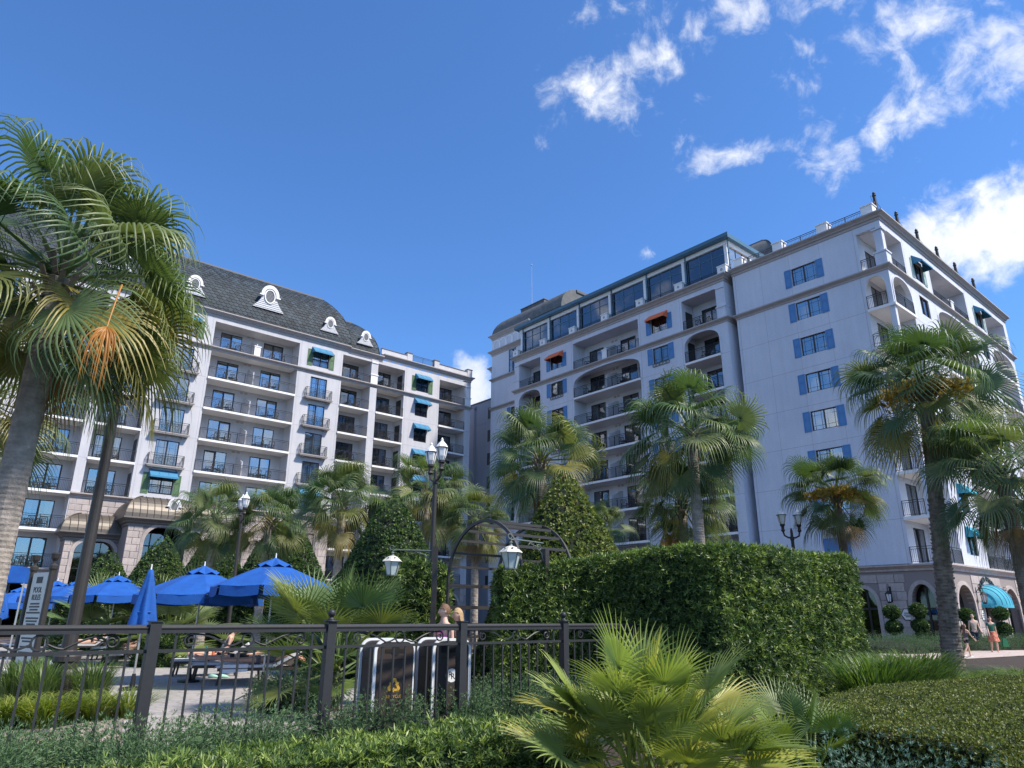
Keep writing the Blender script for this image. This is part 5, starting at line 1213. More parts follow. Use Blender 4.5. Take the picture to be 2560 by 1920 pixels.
# ------------------------------------------------------------------ pool fence
FENCE=material('fence_paint',(.030,.031,.034),.5,.12,14,.06,60,spec=.35)
FZ=1.53
def m_scroll(L):
    "S-scrolls meeting a ring, in the band between the rails"
    mb=MB(); cz=FZ-.15
    cz=FZ-.19; mb.tube([(.08*math.cos(i*PI/8),0,cz+.08*math.sin(i*PI/8)) for i in range(17)],.013,5)
    for sg in (-1,1):
        pts=[(sg*(.085+.16*i/4),0,cz-.02-.05*math.sin(PI*i/8)) for i in range(5)]+[(sg*(.245+.42*i/6),0,cz-.07+.145*math.sin(PI/2*i/6)) for i in range(1,7)]
        c=(sg*.73,cz); n=18; r0=.086
        pts+=[(c[0]+sg*r0*(1-.75*i/n)*math.cos(PI*.66-i*.52),0,c[1]+r0*(1-.75*i/n)*math.sin(PI*.66-i*.52)) for i in range(n+1)]
        mb.tube(pts,.013,5)
    return mb.mesh('scroll',FENCE)
PICK=MB().box(-.012,-.012,.06,.012,.012,FZ-.29).mesh('picket',FENCE); SCR=m_scroll(2.)
def fence_run(label,p0,ud,spacing,n0,n1,balls,root=None,endcap=True):
    root=thing('pool_fence',label,'fence',(p0.x,p0.y,0),math.atan2(ud.y,ud.x))
    for i in range(n0,n1+1):
        x=i*spacing; o=MB().bev(-.065,-.065,0,.065,.065,FZ+.035,.0).mesh('post',FENCE) if False else cached('fpost',lambda:MB().box(-.065,-.065,0,.065,.065,FZ+.03).mesh('post',FENCE))
        po=link('post',o,root,(x,0,0))
        if i in balls:
            cap=MB(); cap.box(-.085,-.085,FZ+.031,.085,.085,FZ+.055); cap.lathe([(.06,FZ+.055),(.05,FZ+.075),(.03,FZ+.085),(.03,FZ+.1)]+[(.056*math.sin(a*PI/10),FZ+.15-.056*math.cos(a*PI/10)) for a in range(2,11)],n=14); cap.build('finial',FENCE,po,True)
        else: MB().box(-.078,-.078,FZ+.031,.078,.078,FZ+.045).build('post_cap',FENCE,po)
        if i<n1:
            L=spacing-.13; c=x+spacing/2
            rl=MB(); rl.tube([(c-L/2,0,FZ-.035),(c+L/2,0,FZ-.035)],.036,12); rl.box(c-L/2,-.03,FZ-.1,c+L/2,.03,FZ-.06); rl.build('top_rail',FENCE,root)
            MB().box(c-L/2,-.02,FZ-.325,c+L/2,.02,FZ-.285).build('middle_rail',FENCE,root); MB().box(c-L/2,-.02,.10,c+L/2,.02,.14).build('bottom_rail',FENCE,root)
            link('scroll',SCR,root,(c,0,0))
            k=11
            for j in range(1,k): link('picket',PICK,root,(x+.065+L*j/k,0,0))
            for j in (1,k-1): MB().box(x+.065+L*j/k-.012,-.012,FZ-.285,x+.065+L*j/k+.012,.012,FZ-.1).build('picket',FENCE,root)
    return root
fence_run('dark grey metal pool fence with scrolls crossing the foreground',FP0,UD,FSP,-3,5,(1,3,-1))
# ------------------------------------------------------------------ arch and gate
ARCHM=material('arch_paint',(.045,.043,.044),.5,.12,14,.05,60,spec=.35)
def arch():
    A0=Vector((-1.52,17.5,0)); wv=-VD*2.7; root=thing('garden_arch','dark metal barrel arch with slats over the garden gate','arch',A0,math.atan2(UD.y,UD.x))
    # local x along the tunnel (UD), local y = VD; width runs to -y
    Wd=2.7; zs=2.45; rad=Wd/2; Lt=1.55
    def hp(a): return (-rad+rad*math.cos(a),zs+rad*math.sin(a)*.98)
    for x in (0,Lt):
        mb=MB(); pts=[(0.,0.)]+[(0,zs*i/4) for i in range(1,4)]+[hp(i*PI/24) for i in range(25)]+[(-Wd,zs*(3-i)/4) for i in range(4)]
        vs=[];fs=[]
        for y,z in pts:
            # inner/outer offset from the arch axis
            dy,dz=(y+rad),(max(0,z-zs)); l=math.hypot(dy,dz) or 1; ny,nz=(dy/l,dz/l) if z>=zs else ((1 if y>-rad else -1),0)
            for sx,so in ((-.025,-.035),(.025,-.035),(.025,.035),(-.025,.035)): vs.append((x+sx,y+ny*so,z+nz*so))
        n=len(pts)
        for i in range(n-1):
            for k in range(4): k2=(k+1)%4; fs.append((i*4+k,i*4+k2,(i+1)*4+k2,(i+1)*4+k))
        mb.add(vs,fs); mb.build('hoop',ARCHM,root)
    for z in (.35,.85,1.35,1.85,2.35):
        for y in (0,-Wd): MB().box(.03,y-.015,z-.04,Lt-.03,y+.015,z+.04).build('slat',ARCHM,root)
    for i in range(1,12):
        y,z=hp(i*PI/12); MB().bar((.03,y,z),(Lt-.03,y,z),.03,.06).build('slat',ARCHM,root)
    g=thing('garden_gate','low picket gate with scrolls below the metal arch','gate',A0+UD*.05-VD*.12,math.atan2(UD.y,UD.x))
    for z in (.12,1.15,1.45): MB().box(-.1,-.015,z,Lt+.6,.015,z+.04).build('rail',ARCHM,g)
    for i in range(16): MB().box(-.1+i*.14-.009,-.009,.16,-.1+i*.14+.009,.009,1.15).build('picket',ARCHM,g)
    s=link('scroll',SCR,g,(Lt*.5,0,-.06))
arch()
# ------------------------------------------------------------------ lamps
LGLASS=material('frosted_glass',(.50,.58,.58),.25,.12,6,spec=.6); LWHITE=material('lamp_white',(.80,.81,.83),.35,.05,10,spec=.6); POSTM=material('lamp_post_paint',(.034,.030,.028),.5,.15,10,.1,40); CREAM=material('lantern_roof',(.62,.60,.54),.55,.12,12); VERD=material('lantern_frame',(.12,.15,.14),.55,.15,14)
def bracket_lamp(label,px,y_lant,Y,scale,arm,ztop_post,group,rz=0.):
    p=px_at(px,y_lant,Y); root=thing('bracket_lantern',label,'lantern',(p.x,p.y,0),rz,group); zb=p.z; s=scale
    bd=MB(); 
    # tapered four-sided lantern body (wide at the top)
    b=MB()
    wb,wt,h=.125*s,.215*s,.42*s
    gl=MB(); gl.lathe([(wb*1.3,zb),(wt*1.3,zb+h)],n=6,a0=PI/6); gl.build('lantern_glass',LGLASS,root)
    fr=MB()
    for k in range(6):
        a=k*PI/3+PI/6; fr.bar((wb*1.32*math.cos(a),wb*1.32*math.sin(a),zb),(wt*1.32*math.cos(a),wt*1.32*math.sin(a),zb+h),.022*s)
    fr.lathe([(wb*1.4,zb-.03*s),(wb*1.4,zb)],n=6,a0=PI/6); fr.build('lantern_frame',VERD,root)
    MB().lathe([(wt*1.6,zb+h),(wt*1.5,zb+h+.03*s),(wt*.8,zb+h+.15*s),(.05*s,zb+h+.19*s)],n=6,a0=PI/6).build('lantern_roof',CREAM,root)
    for k in range(6):
        a=k*PI/3; MB().box(-.02*s,-.02*s,0,.02*s,.02*s,.03*s).build('roof_vent',VERD,root,loc=(wt*1.02*math.cos(a),wt*1.02*math.sin(a),zb+h+.10*s))
    zt=zb+h+.19*s; f=MB(); f.lathe([(.055*s,zt),(.03*s,zt+.06*s),(.06*s,zt+.09*s),(.03*s,zt+.12*s)],n=8); f.build('lantern_neck',VERD,root)
    az=zt+.16*s; ar=MB(); ar.tube([(.0,0,az-.05*s),(.0,0,az),(arm*.1,0,az+.03*s),(arm,0,az)],.022*s,6); ar.tube([(.07*s*math.cos(t*.5)-.03,0,az+.1*s+.07*s*math.sin(t*.5)) for t in range(13)],.016*s,5)
    ar.tube([(arm*.62-.1*s*math.cos(t*.45),0,az-.09*s+.07*s*math.sin(t*.45)) for t in range(9)],.012*s,5); ar.tube([(arm*.6,0,az-.04),(arm*.8,0,az-.12*s),(arm*.95,0,az-.32*s),(arm,0,az-.5*s)],.014*s,5); ar.tube([(arm*.86+.08*s*math.cos(t*.55),0,az-.13*s+.08*s*math.sin(t*.55)) for t in range(13)],.013*s,5)
    ar.build('bracket_arm',VERD,root)
    MB().box(arm,-.09*s,0,arm+.16*s,.09*s,ztop_post).build('post',POSTM,root)
bracket_lamp('bracket lantern hanging from the post left of the arch',979,1437,17.4,.74,.98,3.25,'bracket lanterns flanking the arch')
bracket_lamp('larger bracket lantern hanging in front of the arch, over the hedge end',1277,1420,14.9,.74,.95,3.05,'bracket lanterns flanking the arch',R(42))
def twin_lamp(label,px,py,Y,s=1.,rot=0.,h=None,fl=False,group='twin-headed garden lamps'):
    p=px_at(px,py,Y); H=h or p.z; root=thing('twin_lamp_post',label,'lamp post',(p.x,p.y,0),rot,group)
    zb=H-1.25*s
    MB().lathe([(.24*s,0),(.24*s,.12),(.2*s,.16),(.19*s,.55*s),(.15*s,.62*s),(.15*s,.7*s),(.17*s,.72*s),(.17*s,.78*s),(.1*s,.86*s),(.085*s,1.2*s),(.065*s,zb),(.085*s,zb+.03),(.085*s,zb+.1),(.06*s,zb+.14),(.05*s,zb+.4*s),(.02,zb+.5*s)],n=16).build('pole',POSTM,root)
    if fl:
        for k in range(10): a=k*PI/5; MB().bar((.072*s*math.cos(a),.072*s*math.sin(a),1.25*s),(.058*s*math.cos(a),.058*s*math.sin(a),zb),.016*s).build('flute',POSTM,root)
    for sg in (-1,1):
        x=sg*.36*s; ar=MB(); ar.tube([(0,0,zb+.12*s),(sg*.16*s,0,zb+.12*s),(sg*.32*s,0,zb+.2*s),(x,0,zb+.36*s)],[.045*s,.035*s,.035*s,.04*s],8); ar.lathe([(.04*s,zb+.34*s),(.085*s,zb+.4*s),(.06*s,zb+.46*s),(.06*s,zb+.56*s),(.1*s,zb+.6*s),(.1*s,zb+.66*s)],(x,0,0),10); hd=ar.build('lamp_arm',POSTM,root)
        z0=zb+.66*s
        MB().lathe([(.09*s,z0),(.14*s,z0+.12*s),(.185*s,z0+.36*s)],(x,0,0),8).build('lamp_glass',LWHITE,hd)
        MB().lathe([(.205*s,z0+.36*s),(.205*s,z0+.385*s)],(x,0,0),8).build('lamp_collar',POSTM,hd)
        MB().lathe([(.19*s,z0+.386*s),(.14*s,z0+.47*s),(.06*s,z0+.56*s),(.035*s,z0+.6*s),(.045*s,z0+.62*s),(.0,z0+.7*s)],(x,0,0),8).build('lamp_roof',LWHITE,hd)
        rb=MB()
        for k in range(4): a=k*PI/2+.4; rb.bar((x+.092*s*math.cos(a),.092*s*math.sin(a),z0),(x+.19*s*math.cos(a),.19*s*math.sin(a),z0+.36*s),.014*s)
        rb.build('lamp_ribs',POSTM,hd)
twin_lamp('twin white lantern lamp post rising behind the dark hedge, centre',1092,1108,20.,.98,R(-58))
twin_lamp('small twin lamp post among the palms, left of centre',612,1238,28.,.9,R(-58))
twin_lamp('twin lamp post above the big hedge, one head behind palm leaves',1972,1275,25.,.86,R(8))
twin_lamp('tall dark fluted lamp pole at the left, its top lost in the palm crown',327,820,12.6,1.25,R(20),None,True,None)
# ------------------------------------------------------------------ planter curb
CURB=material('curb_stone',(.40,.35,.32),.85,.12,10,.3,50)
a=fpt(-3,1.45); b=fpt(.02,1.45); c=Vector((-4.9,11.6,0)); 
def curb():
    root=thing('planter_curb','pinkish concrete curb round the left grass planter','curb',(0,0,0))
    pts=[fpt(-2.6,1.15),fpt(-.9,1.2),fpt(-.2,1.35),fpt(.06,1.65),fpt(.0,2.3),fpt(-.8,4.4)]
    for p,q in zip(pts,pts[1:]):
        d=(q-p); k=max(1,round(d.length/.9))
        for i in range(k): s=p+d*(i/k+.004); e=p+d*((i+1)/k-.004); m=MB(); m.bar((s.x,s.y,.15),(e.x,e.y,.15),.2,.3); m.build('curb_stone',CURB,root)
    so=MB(); so.add([(p.x,p.y,.25) for p in pts]+[(p.x,p.y,.25) for p in (fpt(-2.6,4.4),)],[tuple(range(len(pts)+1))]); so.build('soil',bpy.data.materials['mulch_ground'],root)
curb()
# ------------------------------------------------------------------ trash bins
BINB=material('bin_brown',(.044,.033,.030),.6,.12,10,.05,30,spec=.3); BINW=material('bin_white',(.78,.80,.82),.35,.04,12); GOLD=material('gold_decal',(.55,.33,.04),.5,.08,20); BLACK=material('black_void',(.004,.004,.005),.8,.1)
def rrect(w,h,r,n=6):
    pts=[(-w/2,0)]; 
    for i in range(n+1): a=PI-PI/2*i/n; pts.append((-w/2+r+r*math.cos(a),h-r+r*math.sin(a)))
    for i in range(n+1): a=PI/2-PI/2*i/n; pts.append((w/2-r+r*math.cos(a),h-r+r*math.sin(a)))
    pts.append((w/2,0)); return pts
def trash_bin(label,x,y,rz,recycle,group):
    root=thing('trash_bin',label,'trash bin',(x,y,0),rz,group); w,d,h=.70,.66,1.30
    MB().prism(rrect(w-.07,h-.035,.15),.0,d).build('body',BINB,root)
    for yy in (-.012,d-.028): 
        t=MB(); t.ring(rrect(w,h,.17),rrect(w-.085,h-.042,.135),yy,yy+.04); t.build('white_trim',BINW,root)
    fp=MB(); fp.prism(rrect(w-.09,h-.045,.13),-.006,-.0005); fp.build('front_panel',BINB,root)
    MB().box(-(w-.13)/2,-.009,h*.765,(w-.13)/2,-.0065,h*.77).build('door_joint',BLACK,root)
    MB().box(-w/2+.035,d*.2,h*.5,-w/2+.028,d*.24,h*.56).build('lock_plate',BLACK,root)
    for sx in (-w/2+.034,w/2-.036): MB().box(sx,.04,h*.765,sx+.002,d-.03,h*.77).build('door_joint',BLACK,root)
    if recycle:
        s=MB(); s.box(-.17,-.012,h*.845,.17,-.0066,h*.885); n=16; s.add([(.075*math.cos(2*PI*i/n),-.0125,h*.865+.075*math.sin(2*PI*i/n)) for i in range(n)]+[(.075*math.cos(2*PI*i/n),-.0066,h*.865+.075*math.sin(2*PI*i/n)) for i in range(n)],[tuple(range(n))]+[(i,(i+1)%n,(i+1)%n+n,i+n) for i in range(n)]); s.build('slot',BLACK,root)
        cz=h*.475
        for k in range(3):      # three bent arrows chasing one another round a triangle
            ar=MB(); a0=PI/2+k*2*PI/3
            T=lambda u,v:(u*math.cos(a0-PI/2)-v*math.sin(a0-PI/2),u*math.sin(a0-PI/2)+v*math.cos(a0-PI/2))
            for poly in ([(-.055,.045),(-.022,.108),(.022,.108),(.005,.065),(-.022,.03)],[(.028,.108),(.062,.042),(.082,.055),(.068,.0),(.012,.012),(.032,.024),(.008,.068)]):
                q=[T(u*1.0,v*1.0) for u,v in poly]; ar.add([(u,-.0095,cz+v) for u,v in q],[tuple(range(len(q)))])
            ar.build('recycle_arrow',GOLD,root)
        o=link('recycle_lettering',text_mesh('RECYCLE',.062,GOLD,'recycle_lettering'),root,(0,-.0085,cz-.155)); o.rotation_euler=(PI/2,0,0)
    else:
        n=28; cz=h*.56; m=MB(); m.add([(.105*math.cos(2*PI*i/n),-.0095,cz+.105*math.sin(2*PI*i/n)) for i in range(n)],[tuple(range(n))]); m.build('emblem_disc',BINW,root)
        for dx,dz,fl in ((-.022,.012,1),(.024,-.018,1)):
            o=link('emblem_letter',text_mesh('R',.125,BINB,'emblem_letter',.001),root,(dx,-.0115,cz+dz)); o.rotation_euler=(PI/2,0,0)
        s=MB(); s.box(-.2,-.012,h*.83,.2,-.0066,h*.93); s.build('slot',BLACK,root)
    MB().box(-w/2+.06,.04,.0,w/2-.06,d-.04,.03).build('plinth',BLACK,root)
p=px_at(985,1700,11.75); trash_bin('brown recycling bin with white rounded trim and gold recycling arrows',p.x,p.y,R(31),True,'trash bins behind the fence')
p=px_at(1128,1700,12.35); trash_bin('brown trash bin with white trim and a round white monogram',p.x,p.y,R(31),False,'trash bins behind the fence')
# ------------------------------------------------------------------ parasols
BLUE=material('parasol_blue',(.003,.072,.33),.8,.16,3,.5,7,col2=(.004,.088,.38),cscale=2.); BLUED=BLUE; POLE=material('parasol_pole',(.45,.46,.47),.35,.1,10,metal=.6)
def parasol(label,px,py,Y,wd,group='blue parasols',rot=.2):
    p=px_at(px,py,Y); H=p.z-.12; root=thing('parasol',label,'parasol',(p.x,p.y,0),rot,group); r=wd/2; n=8; h=r*.42; zt=H
    me=MB(); vs=[(0,0,zt)];fs=[];K=5
    for k in range(1,K+1):
        q=k/K
        for j in range(n*2):
            a=PI*j/n; rr=r*q*(1 if j%2==0 else .965*(1-.02*q)); vs.append((rr*math.cos(a),rr*math.sin(a),zt-h*(q**1.12)-(.03*q if j%2 else 0)))
    m=n*2
    for j in range(m): fs.append((0,1+j,1+(j+1)%m))
    for k in range(K-1):
        for j in range(m): fs.append((1+k*m+j,1+(k+1)*m+j,1+(k+1)*m+(j+1)%m,1+k*m+(j+1)%m))
    me.add(vs,fs); cn=me.build('canopy',BLUE,root)
    for j in range(n):
        a0=PI*2*j/n+.035; a1=PI*2*(j+1)/n-.035; f=MB(); k=5; vv=[]
        for i in range(k+1):
            q=i/k; c=Vector((r*math.cos(a0),r*math.sin(a0),0)).lerp(Vector((r*math.cos(a1),r*math.sin(a1),0)),q); z=zt-h-.03*math.sin(PI*q); vv+=[(c.x,c.y,z),(c.x*1.012,c.y*1.012,z-.22-.015*math.sin(PI*q))]
        f.add(vv,[(2*i,2*i+2,2*i+3,2*i+1) for i in range(k)]); f.build('valance_flap',BLUE,cn)
    v=MB(); v.add([(0,0,zt+.1)]+[(.42*math.cos(PI*j/n),.42*math.sin(PI*j/n),zt-.10-(.05 if j%2==0 else -.02)) for j in range(m)],[(0,1+j,1+(j+1)%m) for j in range(m)]); v.build('vent_cap',BLUE,cn)
    MB().tube([(0,0,0),(0,0,zt)],.024,8).build('pole',POLE,root); MB().lathe([(.02,zt+.08),(.015,zt+.2),(.0,zt+.21)],n=8).build('finial',LWHITE,root)
    MB().lathe([(.27,0),(.27,.05),(.06,.09),(.04,.35)],n=14).build('base',DARK,root)
    for j in range(n):
        a=2*PI*j/n; MB().bar((.03*math.cos(a),.03*math.sin(a),zt-.06),(r*.97*math.cos(a),r*.97*math.sin(a),zt-h-.015),.018,.02).build('rib',POLE,root)
parasol('largest open blue parasol, right, next to the fan palm',690,1392,18.2,2.95,rot=.15)
parasol('open blue parasol beside the largest one, left of it',512,1412,19.4,3.2,rot=.5)
parasol('open blue parasol left of the folded one',298,1436,25.5,2.9,rot=.1)
parasol('open blue parasol right of the tall lamp pole base',203,1447,29.,2.7,rot=.6)
parasol('open blue parasol just right of the rules sign',145,1450,31.,2.7,rot=.3)
parasol('open blue parasol left of the rules sign',57,1466,33.,2.9,rot=.2)
def folded(label,px,py,Y,hc,r):
    p=px_at(px,py,Y); H=p.z; root=thing('folded_parasol',label,'parasol',(p.x,p.y,0),0,'folded blue parasols'); n=24; vs=[];fs=[];K=10
    for k in range(K+1):
        q=k/K
        for j in range(n):
            a=2*PI*j/n; rr=(.05+(r-.05)*q**.8)*(1+.28*math.cos(6*a+.8*math.sin(q*3))*min(1,q*2)); vs.append((rr*math.cos(a),rr*math.sin(a)*.8,H-hc*q+(.05*math.cos(6*a) if k==K else 0)))
    for k in range(K):
        for j in range(n): fs.append((k*n+j,(k+1)*n+j,(k+1)*n+(j+1)%n,k*n+(j+1)%n))
    fs.append(tuple(range(n))); MB().add(vs,fs).build('canopy',BLUE,root,True)
    MB().tube([(0,0,0),(0,0,H-.1)],.024,8).build('pole',POLE,root); MB().lathe([(.02,H-.02),(.015,H+.12),(0,H+.13)],n=8).build('finial',LWHITE,root); MB().lathe([(.27,0),(.27,.05),(.06,.09),(.04,.35)],n=14).build('base',DARK,root)
    MB().tube([(r*.7*math.cos(a*PI/6),r*.56*math.sin(a*PI/6),H-hc*.72) for a in range(13)],.02,5).build('tie_strap',BLUE,root)
folded('folded blue parasol in front of the bushy palm',378,1424,17.4,1.36,.3)
folded('folded blue parasol at the far left edge',12,1482,30.,1.0,.32)
p=px_at(38,1458,26.); root=thing('cabana','blue cabana roof on posts at the left edge','cabana',(p.x,p.y,0),.35)
cz=p.z; c=MB(); c.add([(-.42,-.5,cz),(.42,-.5,cz),(.42,.5,cz),(-.42,.5,cz),(-.36,-.45,cz+.62),(.36,-.45,cz+.55),(.36,.45,cz+.55),(-.36,.45,cz+.62)],[(0,1,5,4),(1,2,6,5),(2,3,7,6),(3,0,4,7),(4,5,6,7)]); c.build('canopy',BLUE,root)
for sx in (-.38,.38):
    for sy in (-.46,.46): MB().bar((sx,sy,0),(sx,sy,cz+.1),.05).build('post',POLE,root)
# ------------------------------------------------------------------ rules sign
def sign():
    p=px_at(92,1500,14.2); root=thing('rules_sign','narrow cream pool rules sign between dark posts with urn tops','sign',(p.x,p.y,0),R(-37))
    for x in (-.46,.46):
        MB().lathe([(.075,0),(.06,.1),(.055,2.45),(.075,2.48),(.075,2.54),(.03,2.58),(.03,2.62),(.07,2.68),(.085,2.76),(.06,2.78)],(x,0,0),10).build('post',POSTM,root)
    pn=MB().box(-.36,-.02,.45,.36,.02,2.42).build('panel',material('sign_cream',(.62,.62,.57),.6,.05,8),root)
    lt=material('sign_ink',(.06,.06,.06),.7,.1)
    
    for w_,z_ in (('POOL',2.09),('RULES',1.95)): o=link('lettering',text_mesh(w_,.15,lt,'lettering'),root,(0,-.024,z_)); o.rotation_euler=(PI/2,0,0)
    MB().box(-.14,-.025,2.22,.14,-.021,2.34).build('crest',lt,root); MB().box(-.12,-.025,.62,.12,-.021,.74).build('crest',lt,root)
    r=random.Random(4); z=1.82
    while z>.9: w=r.uniform(.18,.33); MB().box(-w,-.024,z,w,-.021,z+.03).build('text_line',lt,root); z-=.055 if r.random()<.6 else .10
    MB().box(-.5,-.03,.36,.5,.03,.44).build('crossbar',POSTM,root)
sign()
# ------------------------------------------------------------------ people
SKIN=material('skin_fair',(.68,.42,.32),.55,.08,12,spec=.4); SKIN_T=material('skin_tan',(.50,.28,.19),.55,.08,12,spec=.4); SKIN_D=material('skin_deep',(.22,.12,.085),.55,.08,12,spec=.4)
def cloth(name,c,var=.1,c2=None,cs=30.): return material('cloth_'+name,c,.85,var,10,.3,70,col2=c2,cscale=cs)
def skin_mesh(name,verts,edges,rad,mat,sub=2):
    me=bpy.data.meshes.new(name); me.from_pydata([tuple(v) for v in verts],edges,[]); o=bpy.data.objects.new(name,me)
    m=o.modifiers.new('s','SKIN'); m.use_smooth_shade=True; o.modifiers.new('u','SUBSURF').levels=sub
    sk=me.skin_vertices[0].data
    for i,r in enumerate(rad): sk[i].radius=(r,r) if not isinstance(r,tuple) else r; sk[i].use_root=(i==0)
    out=evaluated(o); bpy.data.objects.remove(o); out.name=name
    out.materials.clear(); out.materials.append(mat); out.polygons.foreach_set('use_smooth',[True]*len(out.polygons)); return out
def person(label,loc,rotz,H=1.68,tp=0.,legs=((0,0),(0,0)),arms=((0,15),(0,15)),arm_out=.12,look=0.,skin=None,top=None,bottom=None,skirt=None,sleeve=0,hair=None,hairlen=.0,shoes=None,hat=None,pelvis_z=None,slim=1.,pants=0,group=None,face=True):
    """articulated figure facing local +Y. tp: torso pitch (deg, forward +); legs: (thigh,shin) and arms: (upper,fore) angles in the
    sagittal plane, measured from straight down, forward positive"""
    s=H/1.7; skin=skin or SKIN; root=thing('person',label,'person',loc,rotz,group)
    d_=lambda a:Vector((0,math.sin(R(a)),-math.cos(R(a)))); up_=Vector((0,math.sin(R(tp)),math.cos(R(tp)))); fwd=Vector((0,math.cos(R(tp)),-math.sin(R(tp))))
    pz=.90*s if pelvis_z is None else pelvis_z; P=Vector((0,0,pz))
    V=[];E=[];Rd=[]
    def vtx(p,r,par=None):
        V.append(Vector(p)); Rd.append(r*s*slim if not isinstance(r,tuple) else (r[0]*s*slim,r[1]*s*slim)); i=len(V)-1
        if par is not None: E.append((par,i))
        return i
    i0=vtx(P,(.135,.105)); i1=vtx(P+up_*.16*s,(.115,.09),i0); i2=vtx(P+up_*.33*s,(.14,.10),i1); i3=vtx(P+up_*.47*s,(.125,.085),i2); i4=vtx(P+up_*.56*s,.058/slim,i3); i5=vtx(P+up_*.71*s,.05/slim,i4)
    J={}
    for k,sg in ((0,-1),(1,1)):
        a,b=legs[k]; hip=P+Vector((sg*.085*s,0,0))-up_*.05*s; kn=hip+d_(a)*.42*s; an=kn+d_(b)*.42*s; ft=an+(Vector((0,.16*s,-.05*s)) if abs(b)<50 else d_(b)*.1*s+fwd*-.05*s)
        j=vtx(hip,.088,i0); j=vtx(hip.lerp(kn,.5),.075,j); j=vtx(kn,.055,j); j=vtx(kn.lerp(an,.35),.055,j); j=vtx(an,.036,j); vtx(ft,.034,j); J[k]=(hip,kn,an,ft)
    A={}
    for k,sg in ((0,-1),(1,1)):
        a,b=arms[k]; sh=P+up_*.50*s+Vector((sg*.175*s,0,0)); out=Vector((sg*arm_out,0,0)); el=sh+(d_(a)+out).normalized()*.29*s; wr=el+(d_(b)+out*.5).normalized()*.26*s
        j=vtx(sh,.052,i3); j=vtx(sh.lerp(el,.5),.043,j); j=vtx(el,.037,j); j=vtx(wr,.027,j); A[k]=(sh,el,wr,(wr-el).normalized())
    body=skin_mesh('body',V,E,Rd,skin)
    bm=bmesh.new(); bm.from_mesh(body)
    # head: egg with brow, nose, chin, ears; hands with five bent fingers
    hc=P+up_*.735*s; ex=MB(); fy=Vector((math.sin(R(look)),0,0)); 
    hd=(Matrix.Rotation(-R(tp),4,'X')@Matrix.Rotation(R(look),4,'Z')).to_3x3(); n=20; m=14; vs=[];fs=[]
    for i in range(m+1):
        th=PI*i/m
        for j in range(n):
            ph=2*PI*j/n; x=math.sin(th)*math.cos(ph); y=math.sin(th)*math.sin(ph); z=math.cos(th)
            fx,fyy,fz=.074*x,.092*y,.112*z
            if z<0: fx*=1-.30*z*z; fyy*=1-.12*z*z
            f_=max(0,y)
            if face:
                fyy+=f_**6*(.026*math.exp(-((z+.12)/.13)**2)*math.exp(-(x/.16)**2)+.010*math.exp(-((z+.52)/.1)**2)*math.exp(-(x/.3)**2)-.010*math.exp(-((z-.08)/.1)**2)*math.exp(-((abs(x)-.38)/.16)**2)+.008*math.exp(-((z-.28)/.1)**2)+.012*math.exp(-((z+.85)/.14)**2))
            fx+=math.copysign(.012*math.exp(-((z+.02)/.22)**2)*math.exp(-((y+.05)/.16)**2)*(abs(x)>.9),x)
            vs.append(hc+hd@(Vector((fx,fyy,fz))*s*1.02))
    for i in range(m):
        for j in range(n): fs.append((i*n+j,i*n+(j+1)%n,(i+1)*n+(j+1)%n,(i+1)*n+j))
    ex.add(vs,fs); hp=lambda x,y,z:hc+hd@(Vector((x,y,z))*s*1.02)
    if face: ex.tube([hp(0,.084,.022),hp(0,.098,-.004),hp(0,.106,-.022),hp(0,.088,-.032)],[.006*s,.009*s,.013*s,.006*s],6)     # nose and ears
    for sg in (-1,1): ex.lathe([(0,-.028*s),(.012*s,-.015*s),(.015*s,.01*s),(.008*s,.026*s),(0,.03*s)],tuple(hp(sg*.074,-.004,-.008)),8)
    for k,sg in ((0,-1),(1,1)):
        sh,el,wr,dr=A[k]; sd=Vector((0,1,0)) if abs(dr.y)<.8 else Vector((0,0,1)); sd=(sd-dr*sd.dot(dr)).normalized(); nr=dr.cross(sd)
        ex.tube([wr-dr*.01*s,wr+dr*.035*s,wr+dr*.085*s],[.024*s,.034*s,.03*s],8)
        for f in range(4):
            o=sd*((f-1.5)*.018*s); L=(.07,.08,.075,.06)[f]*s; b=wr+dr*.08*s+o; c=b+dr*L*.5; ex.tube([b,c,c+(dr*.8+nr*.5*sg)*L*.5],[.0095*s,.009*s,.007*s],6)
        b=wr+dr*.03*s+sd*.03*s; ex.tube([b,b+(sd*.8+dr*.6)*.035*s,b+(sd*.7+dr*1.2)*.055*s],[.011*s,.010*s,.008*s],6)
    tm=ex.mesh('tmp',skin,True); bm.from_mesh(tm); bm.to_mesh(body); bm.free(); body.polygons.foreach_set('use_smooth',[True]*len(body.polygons)); body.materials.clear(); body.materials.append(skin)
    link('body',body,root)
    if face:
        ey=MB()
        for sg in (-1,1): ey.lathe([(.0,-.006*s),(.007*s,0),(.0,.006*s)],tuple(hc+hd@Vector((sg*.03*s,.083*s,.012*s))),8)
        ey.build('eyes',DARK,root); mo=MB(); mo.tube([hc+hd@(Vector((x,.090-abs(x)*.2,-.055))*s) for x in (-.024,-.012,0,.012,.024)],.005*s,5); mo.build('lips',material('lips',(.42,.16,.13),.5,.05),root)
